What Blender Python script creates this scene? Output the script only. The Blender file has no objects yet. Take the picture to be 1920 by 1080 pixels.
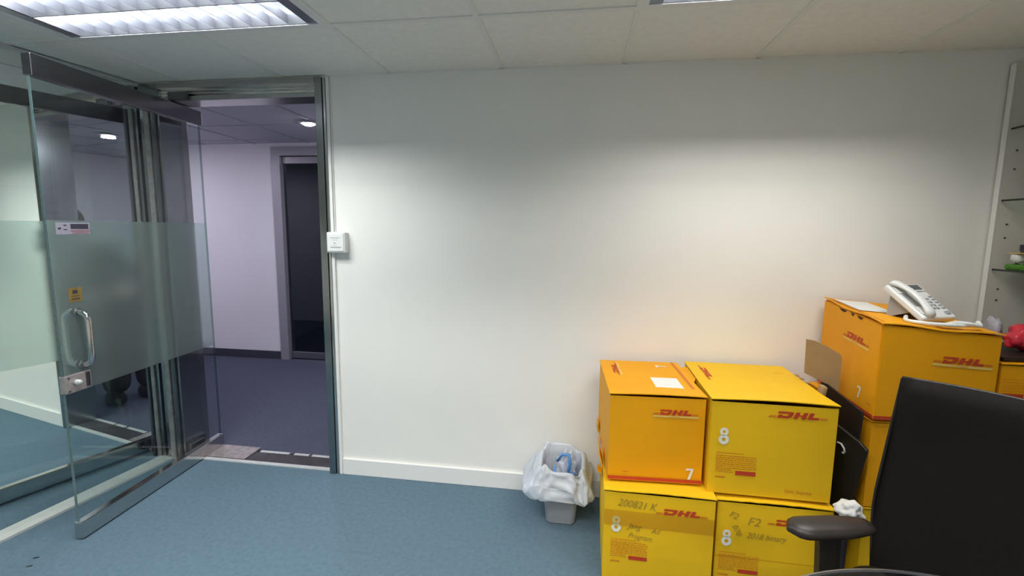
import bpy, bmesh, math, random
from mathutils import Vector, Matrix
PI = math.pi
random.seed(7)
sc = bpy.context.scene
C = sc.collection

# ---------------------------------------------------------------- camera, world, exposure
CAM_H = 1.4323
H = 2.232            # ceiling height
D = 2.415            # distance of the back wall
FPX, YAW, PITCH, ROLL = 870.57, 0.1453, -0.1239, 0.0103
cy, sy, cp, sp = math.cos(YAW), math.sin(YAW), math.cos(PITCH), math.sin(PITCH)
fwd = Vector((-sy*cp, cy*cp, sp)); rgt = Vector((cy, sy, 0)); upv = rgt.cross(fwd)
cr, sr = math.cos(ROLL), math.sin(ROLL)
r2 = cr*rgt + sr*upv; u2 = -sr*rgt + cr*upv
cam = bpy.data.cameras.new('camera'); camo = bpy.data.objects.new('camera', cam); C.objects.link(camo)
camo.matrix_world = Matrix(((r2.x, u2.x, -fwd.x, 0), (r2.y, u2.y, -fwd.y, 0), (r2.z, u2.z, -fwd.z, CAM_H), (0, 0, 0, 1)))
cam.sensor_width = 36; cam.lens = FPX/1920*36; cam.clip_start = 0.02
sc.camera = camo
w = bpy.data.worlds.new('world'); sc.world = w; w.use_nodes = True
w.node_tree.nodes['Background'].inputs[0].default_value = (0.5, 0.55, 0.6, 1)
w.node_tree.nodes['Background'].inputs[1].default_value = 0.02
sc.view_settings.view_transform = 'Standard'; sc.view_settings.look = 'None'
sc.view_settings.gamma = 1; sc.view_settings.use_curve_mapping = False
sc.view_settings.exposure = -0.1
sc.cycles.use_denoising = True
sc.cycles.max_bounces = 10; sc.cycles.diffuse_bounces = 5; sc.cycles.glossy_bounces = 7
sc.cycles.transmission_bounces = 8; sc.cycles.transparent_max_bounces = 16
sc.cycles.sample_clamp_indirect = 3; sc.cycles.blur_glossy = 0.6
sc.cycles.caustics_reflective = True; sc.cycles.caustics_refractive = False
LAMP = {'fixture1': (13.5, (0.96, 0.985, 0.985)), 'fixture2': (8.2, (1.0, 0.97, 0.93)), 'middle': (15, (1.0, 0.97, 0.93)), 'rear': (15, (1.0, 0.98, 0.95))}
HALL_W, HALL_COL = 15, (0.86, 0.83, 1.0)

def area(name, loc, sx, sy_, power, col, parent=None):
    l = bpy.data.lights.new(name, 'AREA'); l.shape = 'RECTANGLE'; l.size = sx; l.size_y = sy_; l.energy = power; l.color = col
    o = bpy.data.objects.new(name, l); C.objects.link(o); o.location = loc
    if parent: o.parent = parent
    return o

# ---------------------------------------------------------------- materials
def mat(name, col, rough=0.5, metal=0.0, noise=0.0, nscale=40, bump=0.0, bscale=200, spec=0.5, col2=None, emis=0, trans=0, alpha=1, ior=1.45, coat=0, sheen=0):
    m = bpy.data.materials.new(name); m.use_nodes = True
    nt = m.node_tree; b = nt.nodes['Principled BSDF']
    b.inputs['Roughness'].default_value = rough; b.inputs['Metallic'].default_value = metal
    b.inputs['Specular IOR Level'].default_value = spec; b.inputs['Base Color'].default_value = (*col, 1)
    b.inputs['Transmission Weight'].default_value = trans; b.inputs['Alpha'].default_value = alpha; b.inputs['IOR'].default_value = ior
    b.inputs['Coat Weight'].default_value = coat
    if emis: b.inputs['Emission Color'].default_value = (*col, 1); b.inputs['Emission Strength'].default_value = emis
    tc = None
    if noise or col2:
        tc = nt.nodes.new('ShaderNodeTexCoord')
        n = nt.nodes.new('ShaderNodeTexNoise'); n.inputs['Scale'].default_value = nscale; n.inputs['Detail'].default_value = 6
        n.inputs['Roughness'].default_value = 0.65
        nt.links.new(tc.outputs['Object'], n.inputs['Vector'])
        mx = nt.nodes.new('ShaderNodeMix'); mx.data_type = 'RGBA'
        c2 = col2 or tuple(max(0, c*(1-noise)) for c in col)
        mx.inputs[6].default_value = (*c2, 1); mx.inputs[7].default_value = (*col, 1)
        rp = nt.nodes.new('ShaderNodeMapRange'); rp.inputs[1].default_value = 0.35; rp.inputs[2].default_value = 0.65
        nt.links.new(n.outputs['Fac'], rp.inputs[0]); nt.links.new(rp.outputs[0], mx.inputs[0])
        nt.links.new(mx.outputs[2], b.inputs['Base Color'])
    if bump:
        tc = tc or nt.nodes.new('ShaderNodeTexCoord')
        n2 = nt.nodes.new('ShaderNodeTexNoise'); n2.inputs['Scale'].default_value = bscale; n2.inputs['Detail'].default_value = 4
        nt.links.new(tc.outputs['Object'], n2.inputs['Vector'])
        bp = nt.nodes.new('ShaderNodeBump'); bp.inputs['Strength'].default_value = bump; bp.inputs['Distance'].default_value = 0.004
        nt.links.new(n2.outputs['Fac'], bp.inputs['Height']); nt.links.new(bp.outputs[0], b.inputs['Normal'])
    return m

def glass_mat(name, tint, refl=1.0, edge=False):
    """Clear thin pane: tinted see-through plus Fresnel reflection."""
    m = bpy.data.materials.new(name); m.use_nodes = True; nt = m.node_tree
    nt.nodes.remove(nt.nodes['Principled BSDF']); out = nt.nodes['Material Output']
    t = nt.nodes.new('ShaderNodeBsdfTransparent'); t.inputs[0].default_value = (*tint, 1)
    g = nt.nodes.new('ShaderNodeBsdfGlossy'); g.inputs['Roughness'].default_value = 0.0; g.inputs[0].default_value = (refl, refl, refl, 1)
    ge = nt.nodes.new('ShaderNodeNewGeometry'); dt = nt.nodes.new('ShaderNodeVectorMath'); dt.operation = 'DOT_PRODUCT'
    nt.links.new(ge.outputs['Normal'], dt.inputs[0]); nt.links.new(ge.outputs['Incoming'], dt.inputs[1])
    def mth(op, a, b_):
        n_ = nt.nodes.new('ShaderNodeMath'); n_.operation = op
        for i_, q_ in enumerate((a, b_)):
            if q_ is None: continue
            if isinstance(q_, (int, float)): n_.inputs[i_].default_value = q_
            else: nt.links.new(q_, n_.inputs[i_])
        return n_.outputs[0]
    c5 = mth('POWER', mth('SUBTRACT', 1.0, mth('ABSOLUTE', dt.outputs['Value'], None)), 5.0)
    f = mth('ADD', mth('MULTIPLY', c5, 0.96), 0.04)
    mx = nt.nodes.new('ShaderNodeMixShader')
    nt.links.new(f, mx.inputs[0]); nt.links.new(t.outputs[0], mx.inputs[1]); nt.links.new(g.outputs[0], mx.inputs[2])
    nt.links.new(mx.outputs[0], out.inputs[0])
    return m

def frost_mat(name, rough=0.34, whit=0.12):
    m = bpy.data.materials.new(name); m.use_nodes = True; nt = m.node_tree
    nt.nodes.remove(nt.nodes['Principled BSDF']); out = nt.nodes['Material Output']
    r = nt.nodes.new('ShaderNodeBsdfRefraction'); r.inputs['Roughness'].default_value = rough; r.inputs['IOR'].default_value = 1.12
    r.inputs[0].default_value = (0.93, 0.985, 0.97, 1)
    d = nt.nodes.new('ShaderNodeBsdfDiffuse'); d.inputs[0].default_value = (0.68, 0.78, 0.76, 1)
    mx = nt.nodes.new('ShaderNodeMixShader'); mx.inputs[0].default_value = whit
    nt.links.new(r.outputs[0], mx.inputs[1]); nt.links.new(d.outputs[0], mx.inputs[2]); nt.links.new(mx.outputs[0], out.inputs[0])
    return m

M = {}
M['wall'] = mat('wall_paint', (0.86, 0.85, 0.80), 0.75, noise=0.025, nscale=3, bump=0.02, bscale=60, spec=0.25)
M['hallwall'] = mat('hall_paint', (0.78, 0.76, 0.79), 0.8, noise=0.03, nscale=3, spec=0.2)
M['skirt'] = mat('skirting_paint', (0.82, 0.82, 0.79), 0.35, noise=0.02)
M['tile'] = mat('ceiling_tile', (0.86, 0.85, 0.79), 0.85, noise=0.06, nscale=30, bump=0.15, bscale=250, spec=0.1)
M['tbar'] = mat('ceiling_bar', (0.80, 0.79, 0.74), 0.55, noise=0.03)
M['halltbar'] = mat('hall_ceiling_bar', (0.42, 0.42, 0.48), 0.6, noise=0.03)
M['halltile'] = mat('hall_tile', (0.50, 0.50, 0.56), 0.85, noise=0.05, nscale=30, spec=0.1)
M['carpet'] = mat('blue_carpet', (0.118, 0.180, 0.226), 0.95, col2=(0.096, 0.153, 0.197), nscale=45, bump=0.5, bscale=500, spec=0.1)
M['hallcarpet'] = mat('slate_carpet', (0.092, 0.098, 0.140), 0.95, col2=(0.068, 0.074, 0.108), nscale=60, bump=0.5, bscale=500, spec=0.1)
M['steel'] = mat('polished_steel', (0.62, 0.62, 0.60), 0.12, 1.0, noise=0.1, nscale=8)
M['satin'] = mat('satin_steel', (0.50, 0.49, 0.49), 0.28, 1.0, noise=0.1, nscale=12)
M['poststeel'] = mat('dull_post_steel', (0.36, 0.37, 0.36), 0.18, 1.0, noise=0.15, nscale=5)
M['railsteel'] = mat('brown_grey_steel', (0.25, 0.24, 0.25), 0.22, 1.0, noise=0.12, nscale=6)
M['darksteel'] = mat('dull_steel', (0.20, 0.20, 0.21), 0.35, 1.0, noise=0.2, nscale=12)
M['brushed'] = mat('scratched_plate', (0.56, 0.50, 0.48), 0.45, 0.7, noise=0.35, nscale=25)
M['alu'] = mat('louvre_aluminium', (0.40, 0.415, 0.47), 0.32, 0.85, noise=0.03)
M['enamel'] = mat('white_enamel', (0.80, 0.81, 0.82), 0.4, noise=0.03)
M['tube'] = mat('lamp_tube', (0.95, 0.97, 1.0), 0.4, emis=4, noise=0.0)
M['glass'] = glass_mat('door_glass', (0.94, 0.972, 0.96))
M['blackedge'] = mat('dark_shelf_edge', (0.022, 0.03, 0.025), .3, noise=.2)
M['glassedge'] = mat('glass_edge', (0.13, 0.20, 0.20), 0.15, noise=0.2)
M['paleedge'] = glass_mat('pale_glass_edge', (0.62, 0.70, 0.70))
M['frost'] = frost_mat('frosted_film_mat')
M['shelfglass'] = glass_mat('shelf_glass', (0.86, 0.93, 0.90))
M['tableglass'] = glass_mat('table_glass', (0.62, 0.64, 0.66))
M['darkglass'] = glass_mat('dark_glass', (0.55, 0.60, 0.63))
mm = bpy.data.materials.new('mirror_glass'); mm.use_nodes = True
b = mm.node_tree.nodes['Principled BSDF']; b.inputs['Base Color'].default_value = (0.89, 0.94, 0.92, 1); b.inputs['Metallic'].default_value = 1; b.inputs['Roughness'].default_value = 0.0
M['mirror'] = mm
M['frame'] = mat('hall_door_frame', (0.36, 0.35, 0.38), 0.4, 0.3, noise=0.05)
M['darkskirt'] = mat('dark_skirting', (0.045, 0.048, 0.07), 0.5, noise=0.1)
M['black'] = mat('dim_room_wall', (0.30, 0.36, 0.40), 0.7, noise=0.1)
M['threshold'] = mat('dark_threshold', (0.10, 0.09, 0.10), 0.4, 0.5, noise=0.4, nscale=10)
M['whitemetal'] = mat('pale_edge_strip', (0.66, 0.68, 0.66), 0.3, 0.3, noise=0.1, nscale=20)
M['yellow'] = mat('carton_yellow', (0.80, 0.485, 0.010), 0.55, noise=0.05, nscale=5, bump=0.03, bscale=80, spec=0.3)
M['yellowtop'] = M['yellow']
M['orange'] = mat('carton_orange', (0.82, 0.36, 0.003), 0.55, noise=0.05, nscale=5, bump=0.03, bscale=80, spec=0.3)
M['kraft'] = mat('kraft_board', (0.34, 0.22, 0.10), 0.85, noise=0.12, nscale=14)
M['red'] = mat('print_red', (0.50, 0.045, 0.012), 0.6, noise=0.08, nscale=30)
M['redfaint'] = mat('print_red_faint', (0.60, 0.17, 0.012), 0.6, noise=0.08, nscale=30)
M['cream'] = mat('print_cream', (0.78, 0.52, 0.12), 0.6, noise=0.05)
M['white'] = mat('print_white', (0.80, 0.78, 0.66), 0.6, noise=0.04)
M['label'] = mat('paper_label', (0.78, 0.78, 0.74), 0.6, noise=0.03)
M['ink'] = mat('marker_ink', (0.40, 0.27, 0.03), 0.7, noise=0.2)
M['redprint'] = mat('dark_red_print', (0.28, 0.10, 0.11), .6, noise=.1)
M['inkdark'] = mat('dark_ink', (0.04, 0.035, 0.05), 0.6, noise=0.1)
M['tape'] = glass_mat('parcel_tape', (0.88, 0.80, 0.55), 0.8)
M['bin'] = mat('grey_plastic', (0.27, 0.29, 0.32), 0.4, noise=0.05)
M['chairblk'] = mat('black_mesh', (0.010, 0.0085, 0.0075), 0.7, noise=0.25, nscale=300, bump=0.3, bscale=700, spec=0.15)
M['armblk'] = mat('black_rubber', (0.026, 0.020, 0.017), 0.42, noise=0.1)
M['blackplastic'] = mat('black_plastic', (0.016, 0.013, 0.010), 0.45, noise=0.2)
M['phone'] = mat('phone_white', (0.74, 0.76, 0.74), 0.35, noise=0.02)
M['phonegrey'] = mat('phone_grey', (0.34, 0.35, 0.35), 0.4, noise=0.05)
M['screen'] = mat('lcd_grey', (0.10, 0.12, 0.12), 0.2, noise=0.1)
M['cloth'] = mat('tissue_white', (0.75, 0.74, 0.72), 0.9, noise=0.05, bump=0.3, bscale=60)
M['gold'] = mat('gold_sticker', (0.27, 0.175, 0.045), 0.4, 0.1, noise=0.15)
M['stickerwhite'] = mat('sticker_white', (0.30, 0.29, 0.34), 0.5, noise=0.05)
M['green'] = mat('grass_green', (0.10, 0.28, 0.03), 0.9, col2=(0.03, 0.12, 0.01), nscale=80)
M['violet'] = glass_mat('violet_glass', (0.50, 0.48, 0.60))
M['redbag'] = mat('red_bag', (0.62, 0.03, 0.05), 0.35, noise=0.2, nscale=30, bump=0.5, bscale=40)
M['greybag'] = mat('grey_bag', (0.42, 0.40, 0.44), 0.5, noise=0.2, nscale=30, bump=0.4, bscale=40)
M['inkbrown'] = mat('torn_edge_brown', (0.06, 0.03, 0.01), .9, noise=.2)  # dark brown of the torn board edges
M['brown'] = mat('brown_ware', (0.10, 0.05, 0.03), 0.4, noise=0.2)
M['bookcase'] = mat('cream_laminate', (0.62, 0.58, 0.52), 0.5, noise=0.03)
M['skin'] = mat('skin', (0.50, 0.30, 0.21), 0.5, noise=0.06)
M['hair'] = mat('dark_hair', (0.015, 0.011, 0.010), 0.5, noise=0.3, nscale=120)
M['blackcloth'] = mat('black_cloth', (0.012, 0.012, 0.018), 0.85, noise=0.2)
M['bluebag'] = mat('blue_plastic', (0.10, 0.32, 0.75), 0.35, noise=0.2)
# thin white plastic of the bin liner: part diffuse, part lets light through
lm = mat('bin_liner', (0.78, 0.83, 0.90), 0.25, noise=0.03, bump=0.25, bscale=45)
nt = lm.node_tree; tr = nt.nodes.new('ShaderNodeBsdfTranslucent'); tr.inputs[0].default_value = (0.75, 0.80, 0.88, 1)
tp = nt.nodes.new('ShaderNodeBsdfTransparent'); mx1 = nt.nodes.new('ShaderNodeMixShader'); mx1.inputs[0].default_value = 0.3
mx2 = nt.nodes.new('ShaderNodeMixShader'); mx2.inputs[0].default_value = 0.12
nt.links.new(nt.nodes['Principled BSDF'].outputs[0], mx1.inputs[1]); nt.links.new(tr.outputs[0], mx1.inputs[2])
nt.links.new(mx1.outputs[0], mx2.inputs[1]); nt.links.new(tp.outputs[0], mx2.inputs[2]); nt.links.new(mx2.outputs[0], nt.nodes['Material Output'].inputs[0])
M['liner'] = lm

# ---------------------------------------------------------------- helpers
def obj(name, bm, m, parent=None, smooth=False, label=None):
    bmesh.ops.recalc_face_normals(bm, faces=bm.faces)
    me = bpy.data.meshes.new(name); bm.to_mesh(me); bm.free()
    for k in (m if isinstance(m, (list, tuple)) else [m]): me.materials.append(M[k])
    if smooth:
        for p in me.polygons: p.use_smooth = True
    o = bpy.data.objects.new(name, me); C.objects.link(o)
    if parent: o.parent = parent
    if label: o['label'] = label
    return o
def tag(o, label, cat, group=None, kind=None):
    o['label'] = label; o['category'] = cat
    if group: o['group'] = group
    if kind: o['kind'] = kind
    return o
def thing(name, label, cat, loc=(0, 0, 0), rz=0, group=None):
    o = bpy.data.objects.new(name, None); C.objects.link(o); o.location = loc; o.rotation_euler = (0, 0, rz)
    o.empty_display_size = 0.1
    return tag(o, label, cat, group)
def struct(name, bm, m, parent=None, smooth=False):
    o = obj(name, bm, m, parent, smooth)
    if parent is None: o['kind'] = 'structure'
    return o
def nb(): return bmesh.new()
def add_box(bm, lo, hi, bevel=0, mi=0, rot=None, seg=2):
    c = [(a+b)/2 for a, b in zip(lo, hi)]; s = [abs(b-a) for a, b in zip(lo, hi)]
    r = bmesh.ops.create_cube(bm, size=1)
    vs = r['verts']
    bmesh.ops.scale(bm, vec=s, verts=vs)
    fs = set(f for v in vs for f in v.link_faces)
    for f in fs: f.material_index = mi
    if bevel:
        es = list(set(e for v in vs for e in v.link_edges))
        rr = bmesh.ops.bevel(bm, geom=es, offset=bevel, segments=seg, affect='EDGES', profile=0.5)
        vs = list(set(v for f in rr['faces'] for v in f.verts))
        st = list(vs); seen = set(vs)
        while st:
            v = st.pop()
            for e in v.link_edges:
                ov = e.other_vert(v)
                if ov not in seen: seen.add(ov); st.append(ov)
        vs = list(seen)
        for v in vs:
            for f in v.link_faces: f.material_index = mi
    if rot: bmesh.ops.rotate(bm, cent=(0, 0, 0), matrix=rot, verts=vs)
    bmesh.ops.translate(bm, vec=c, verts=vs)
    return vs
def bx(lo, hi, bevel=0, **k):
    bm = nb(); add_box(bm, lo, hi, bevel, **k); return bm
def add_prism(bm, pts, n, mi=0):
    """Polygon pts (3-D, planar) extruded by vector n."""
    n = Vector(n); a = [bm.verts.new(Vector(p)) for p in pts]; b2 = [bm.verts.new(Vector(p)+n) for p in pts]
    k = len(pts); fs = [bm.faces.new(a), bm.faces.new(list(reversed(b2)))]
    for i in range(k): fs.append(bm.faces.new((a[i], b2[i], b2[(i+1) % k], a[(i+1) % k])))
    for f in fs: f.material_index = mi
def add_tube(bm, pts, r, seg=10, caps=True, closed=False, mi=0):
    pts = [Vector(p) for p in pts]; n = len(pts); rings = []; prev = None
    for i, p in enumerate(pts):
        if closed: t = pts[(i+1) % n]-pts[i-1]
        else: t = pts[min(i+1, n-1)]-pts[max(i-1, 0)]
        t.normalize()
        if prev is None:
            a = Vector((0, 0, 1)) if abs(t.z) < 0.9 else Vector((1, 0, 0)); u = t.cross(a).normalized()
        else:
            u = (prev - t*prev.dot(t)).normalized()
        prev = u; v = t.cross(u); rr = r[i] if isinstance(r, (list, tuple)) else r
        rings.append([bm.verts.new(p+(u*math.cos(2*PI*k/seg)+v*math.sin(2*PI*k/seg))*rr) for k in range(seg)])
    m_ = n if closed else n-1
    for i in range(m_):
        A, B = rings[i], rings[(i+1) % n]
        for k in range(seg):
            f = bm.faces.new((A[k], A[(k+1) % seg], B[(k+1) % seg], B[k])); f.material_index = mi
    if caps and not closed:
        bm.faces.new(rings[0]).material_index = mi; bm.faces.new(list(reversed(rings[-1]))).material_index = mi
def add_lathe(bm, prof, c=(0, 0, 0), seg=24, sx=1, sy_=1):
    rings = [[bm.verts.new((c[0]+r*math.cos(2*PI*k/seg)*sx, c[1]+r*math.sin(2*PI*k/seg)*sy_, c[2]+z)) for k in range(seg)] for r, z in prof]
    for A, B in zip(rings, rings[1:]):
        for k in range(seg): bm.faces.new((A[k], A[(k+1) % seg], B[(k+1) % seg], B[k]))
    if prof[0][0] > 1e-4: bm.faces.new(list(reversed(rings[0])))
    if prof[-1][0] > 1e-4: bm.faces.new(rings[-1])
def bez(p0, p1, p2, p3, n=10):
    return [tuple(a*(1-t)**3+3*b_*t*(1-t)**2+3*c_*t*t*(1-t)+d_*t**3 for a, b_, c_, d_ in zip(p0, p1, p2, p3)) for t in [i/n for i in range(n+1)]]
def copy_tree(o, parent=None):
    c = o.copy(); C.objects.link(c)
    if parent: c.parent = parent
    for ch in list(o.children): copy_tree(ch, c)
    return c

# flat printing on a face: frame = (origin, u axis, v axis); n = outward
class Face:
    def __init__(s, o, u, v, lift=0.0008):
        s.o, s.u, s.v = Vector(o), Vector(u).normalized(), Vector(v).normalized(); s.n = s.u.cross(s.v); s.lift = lift
    def p(s, a, b, k=1): return s.o+s.u*a+s.v*b+s.n*s.lift*k
    def sub(s, a, b, ang=0):
        c_, s_ = math.cos(ang), math.sin(ang)
        return Face(s.o+s.u*a+s.v*b, s.u*c_+s.v*s_, -s.u*s_+s.v*c_, s.lift)
    def poly(s, bm, pts, k=1, mi=0):
        f = bm.faces.new([bm.verts.new(s.p(a, b_, k)) for a, b_ in pts]); f.material_index = mi
        f.normal_update()
        if f.normal.dot(s.n) < 0: f.normal_flip()
    def rect(s, bm, a0, b0, a1, b1, k=1, mi=0): s.poly(bm, [(a0, b0), (a1, b0), (a1, b1), (a0, b1)], k, mi)

def flat_obj(name, bm, m, parent, label=None):
    me = bpy.data.meshes.new(name); bm.to_mesh(me); bm.free()
    for k in (m if isinstance(m, (list, tuple)) else [m]): me.materials.append(M[k])
    o = bpy.data.objects.new(name, me); C.objects.link(o); o.parent = parent
    if label: o['label'] = label
    return o

def text_into(bm, face, s, size, bold=0.0, shear=0.0, k=1, mi=0, sx=1.0):
    cu = bpy.data.curves.new('text', 'FONT'); cu.body = s; cu.size = size; cu.offset = bold; cu.shear = shear; cu.resolution_u = 4
    cu.fill_mode = 'FRONT' if hasattr(cu, 'fill_mode') and cu.dimensions == '2D' else 'BOTH'
    o = bpy.data.objects.new('text', cu); C.objects.link(o)
    dg = bpy.context.evaluated_depsgraph_get(); me = bpy.data.meshes.new_from_object(o.evaluated_get(dg))
    vs = [bm.verts.new(face.p(v.co.x*sx, v.co.y, k)) for v in me.vertices]
    for p in me.polygons:
        try:
            f = bm.faces.new([vs[i] for i in p.vertices]); f.material_index = mi; f.normal_update()
            if f.normal.dot(face.n) < 0: f.normal_flip()
        except ValueError: pass
    bpy.data.objects.remove(o); bpy.data.curves.remove(cu)

def carrier_logo(face, W_, parent, m='red', cream=False, mstripe='redfaint'):
    """Heavy slanted letters D H L between two side stripes, W_ metres wide."""
    bm = nb(); s = W_/10.0; k = 0.42            # slant
    def P(pts, mi=0): face.poly(bm, [((x+y*k)*s, y*s) for x, y in pts], 1, mi)
    # D
    P([(1.5, 1.25), (3.6, 1.25), (3.85, 1.1), (3.85, 0.85), (1.75, 0.85)] if False else [(1.2, 1.25), (3.7, 1.25), (3.95, 1.0), (3.75, 0.85), (1.2, 0.85)])
    P([(1.5, 0.0), (2.2, 0.0), (2.2, 0.62), (1.5, 0.62)])
    P([(2.2, 0.0), (3.35, 0.0), (3.85, 0.35), (3.95, 0.85), (3.2, 0.85), (3.05, 0.42), (2.2, 0.42)])
    # H
    P([(4.2, 0.0), (4.95, 0.0), (4.95, 0.45), (4.2, 0.45)]); P([(5.55, 0.0), (6.3, 0.0), (6.3, 0.45), (5.55, 0.45)])
    P([(4.2, 0.45), (6.3, 0.45), (6.3, 0.75), (4.2, 0.75)])
    P([(4.2, 0.75), (4.95, 0.75), (4.95, 1.25), (4.2, 1.25)]); P([(5.55, 0.75), (6.3, 0.75), (6.3, 1.25), (5.55, 1.25)])
    # L
    P([(6.6, 0.0), (8.55, 0.0), (8.55, 0.42), (6.6, 0.42)]); P([(6.6, 0.42), (7.35, 0.42), (7.35, 1.25), (6.6, 1.25)])
    # stripes
    for y0 in (0.0, 0.16, 0.32):
        P([(-0.1+y0*0.3, y0), (1.3, y0), (1.3, y0+0.1), (-0.05+y0*0.3, y0+0.1)], 1)
        P([(8.7, y0), (10, y0), (10, y0+0.1), (8.7, y0+0.1)], 1)
    if cream:
        face.rect(bm, 0.0, -0.62*s, 10.2*s, -0.16*s, 1, 2)
        for i in range(7): face.rect(bm, (4+i*0.3)*s, -0.46*s, (4.2+i*0.3)*s, -0.32*s, 1.6, 1)
    return flat_obj('logo', bm, [m, mstripe, 'cream'], parent)

def print_block(face, W_, Hh, parent, rows=9):
    bm = nb(); rnd = random.Random(int(W_*1000)+rows)
    face.rect(bm, 0, Hh*1.1, W_*0.68, Hh*1.13)
    for i in range(rows):
        y = Hh-(i+0.5)*Hh/rows; x = 0
        while x < W_*0.97:
            l = rnd.uniform(0.006, 0.020); e = min(x+l, W_)
            if not (i > rows-3 and e > W_*0.5): face.rect(bm, x, y, e, y+Hh/rows*0.33)
            x = e+0.0028
    face.rect(bm, W_*0.5, -Hh*0.06, W_, Hh*0.17, 1, 1)
    face.rect(bm, 0, -Hh*0.26, W_*0.26, -Hh*0.20)
    return flat_obj('printed_notice', bm, ['redfaint', 'red'], parent)

def digit(face, s, size, parent, name='size_number', m='white', bold=0.012):
    bm = nb()
    if s == '8':
        q = size*.72; n_ = 28
        for cy_, ro, rx in ((q*.745, q*.245, .92), (q*.295, q*.290, .95)):
            ri = ro*.34
            for k in range(n_):
                a, b_ = 2*PI*k/n_, 2*PI*(k+1)/n_
                face.poly(bm, [(q*.3+math.cos(a)*ro*rx, cy_+math.sin(a)*ro), (q*.3+math.cos(b_)*ro*rx, cy_+math.sin(b_)*ro), (q*.3+math.cos(b_)*ri, cy_+math.sin(b_)*ri), (q*.3+math.cos(a)*ri, cy_+math.sin(a)*ri)], 1)
        return flat_obj(name, bm, m, parent)
    else:
        q = size*.72; face.poly(bm, [(0, q), (q*.62, q), (q*.62, q*.84), (0, q*.80)], 1); face.poly(bm, [(q*.40, q*.83), (q*.62, q*.84), (q*.36, 0), (q*.13, 0)], 1)
    return flat_obj(name, bm, m, parent)

# ---------------------------------------------------------------- setting
XR = 2.22                       # right wall
MA, MB = Vector((-2.505, 2.46, 0)), Vector((-2.605, 1.63, 0))
md = (MB-MA).normalized(); MEND = MA+md*5.0; MTOP = MA-md*0.09
YB = -2.4
struct('floor', bx((-4.2, YB, -0.05), (XR+.1, 2.44, 0)), 'carpet')
# back wall with the door opening on its left
bm = nb(); add_box(bm, (-1.345, D, 0), (XR+.1, D+0.175, H+.12))
struct('wall_back', bm, 'wall')
struct('wall_over_door', bx((-2.515, D, 2.229), (-1.345, D+0.175, H+.12)), 'wall')
struct('wall_corner', bx((-2.9, D+0.02, 0), (-2.515, D+0.175, H+.12)), 'wall')
struct('wall_right', bx((XR, YB, 0), (XR+.1, D, H+.12)), 'wall')
struct('wall_front', bx((-4.2, YB-.1, 0), (XR+.1, YB, H+.12)), 'wall')
nrm = Vector((md.y, -md.x, 0))
if nrm.x > 0: nrm = -nrm            # pointing away from the room
def slab(a, b, t0, t1, z0, z1, m_=None):
    bm = nb(); pts = [a+nrm*t0, b+nrm*t0, b+nrm*t1, a+nrm*t1]
    add_prism(bm, [(p.x, p.y, z0) for p in pts], (0, 0, z1-z0)); return bm
struct('wall_left', slab(MA, MEND, 0.012, 0.12, 0, H+.1), 'wall')
mir = obj('wall_mirror', slab(MA, MEND, 0.0, 0.01, 0.012, H-.004), 'mirror')
tag(mir, 'full-height greenish mirror covering the left wall, reflecting the open glass door', 'mirror')
struct('trim_1', slab(MA, MEND, -0.048, 0.0, 0, 0.012), 'whitemetal')
struct('trim_2', slab(MA, MEND, -0.018, 0.0, H-.014, H), 'whitemetal')
# skirting on the back wall
bm = nb(); add_box(bm, (-1.343, D-0.014, 0), (XR, D, 0.097), 0.003)
struct('baseboard_back', bm, 'skirt')
# ceiling: tiles in a grid of bars, with openings for the light fittings
gx = [-1.615+0.6*k for k in range(-5, 8)]; gy = [1.835-0.6*k for k in range(0, 8)]
openings = [(-2.215, -1.015, 1.235, 1.835), (0.185, 1.385, 1.235, 1.835), (-1.015, 0.185, 0.035, 0.635), (-2.215, -1.015, -1.165, -0.565), (0.185, 1.385, -1.165, -0.565)]
xs = sorted([-4.3]+[x for x in gx if -4.3 < x < XR+.1]+[XR+.1]); ys = sorted([YB-.1, D]+[y for y in gy if y > YB-.1])
bm = nb()
for i in range(len(xs)-1):
    for j in range(len(ys)-1):
        cxm, cym = (xs[i]+xs[i+1])/2, (ys[j]+ys[j+1])/2
        if any(a < cxm < b_ and c_ < cym < d_ for a, b_, c_, d_ in openings): continue
        vs = [bm.verts.new(v) for v in ((xs[i], ys[j], H+.005), (xs[i+1], ys[j], H+.005), (xs[i+1], ys[j+1], H+.005), (xs[i], ys[j+1], H+.005))]
        bm.faces.new(vs)
def inside_x(x, y): return any(a < x < b_ and c_+.01 < y < d_-.01 for a, b_, c_, d_ in openings)
for x in xs[1:-1]:
    for j in range(len(ys)-1):
        ym = (ys[j]+ys[j+1])/2
        if any(a+.01 < x < b_-.01 and c_ < ym < d_ for a, b_, c_, d_ in openings): continue
        add_box(bm, (x-.012, ys[j]+.012, H), (x+.012, ys[j+1]-.012, H+.005), mi=1)
for y in ys[1:-1]: add_box(bm, (xs[0], y-.012, H), (xs[-1], y+.012, H+.005), mi=1)
add_box(bm, (-1.36, D-.02, H), (XR, D, H+.005), mi=1)
ceil = obj('ceiling', bm, ['tile', 'tbar']); ceil['kind'] = 'structure'

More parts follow.
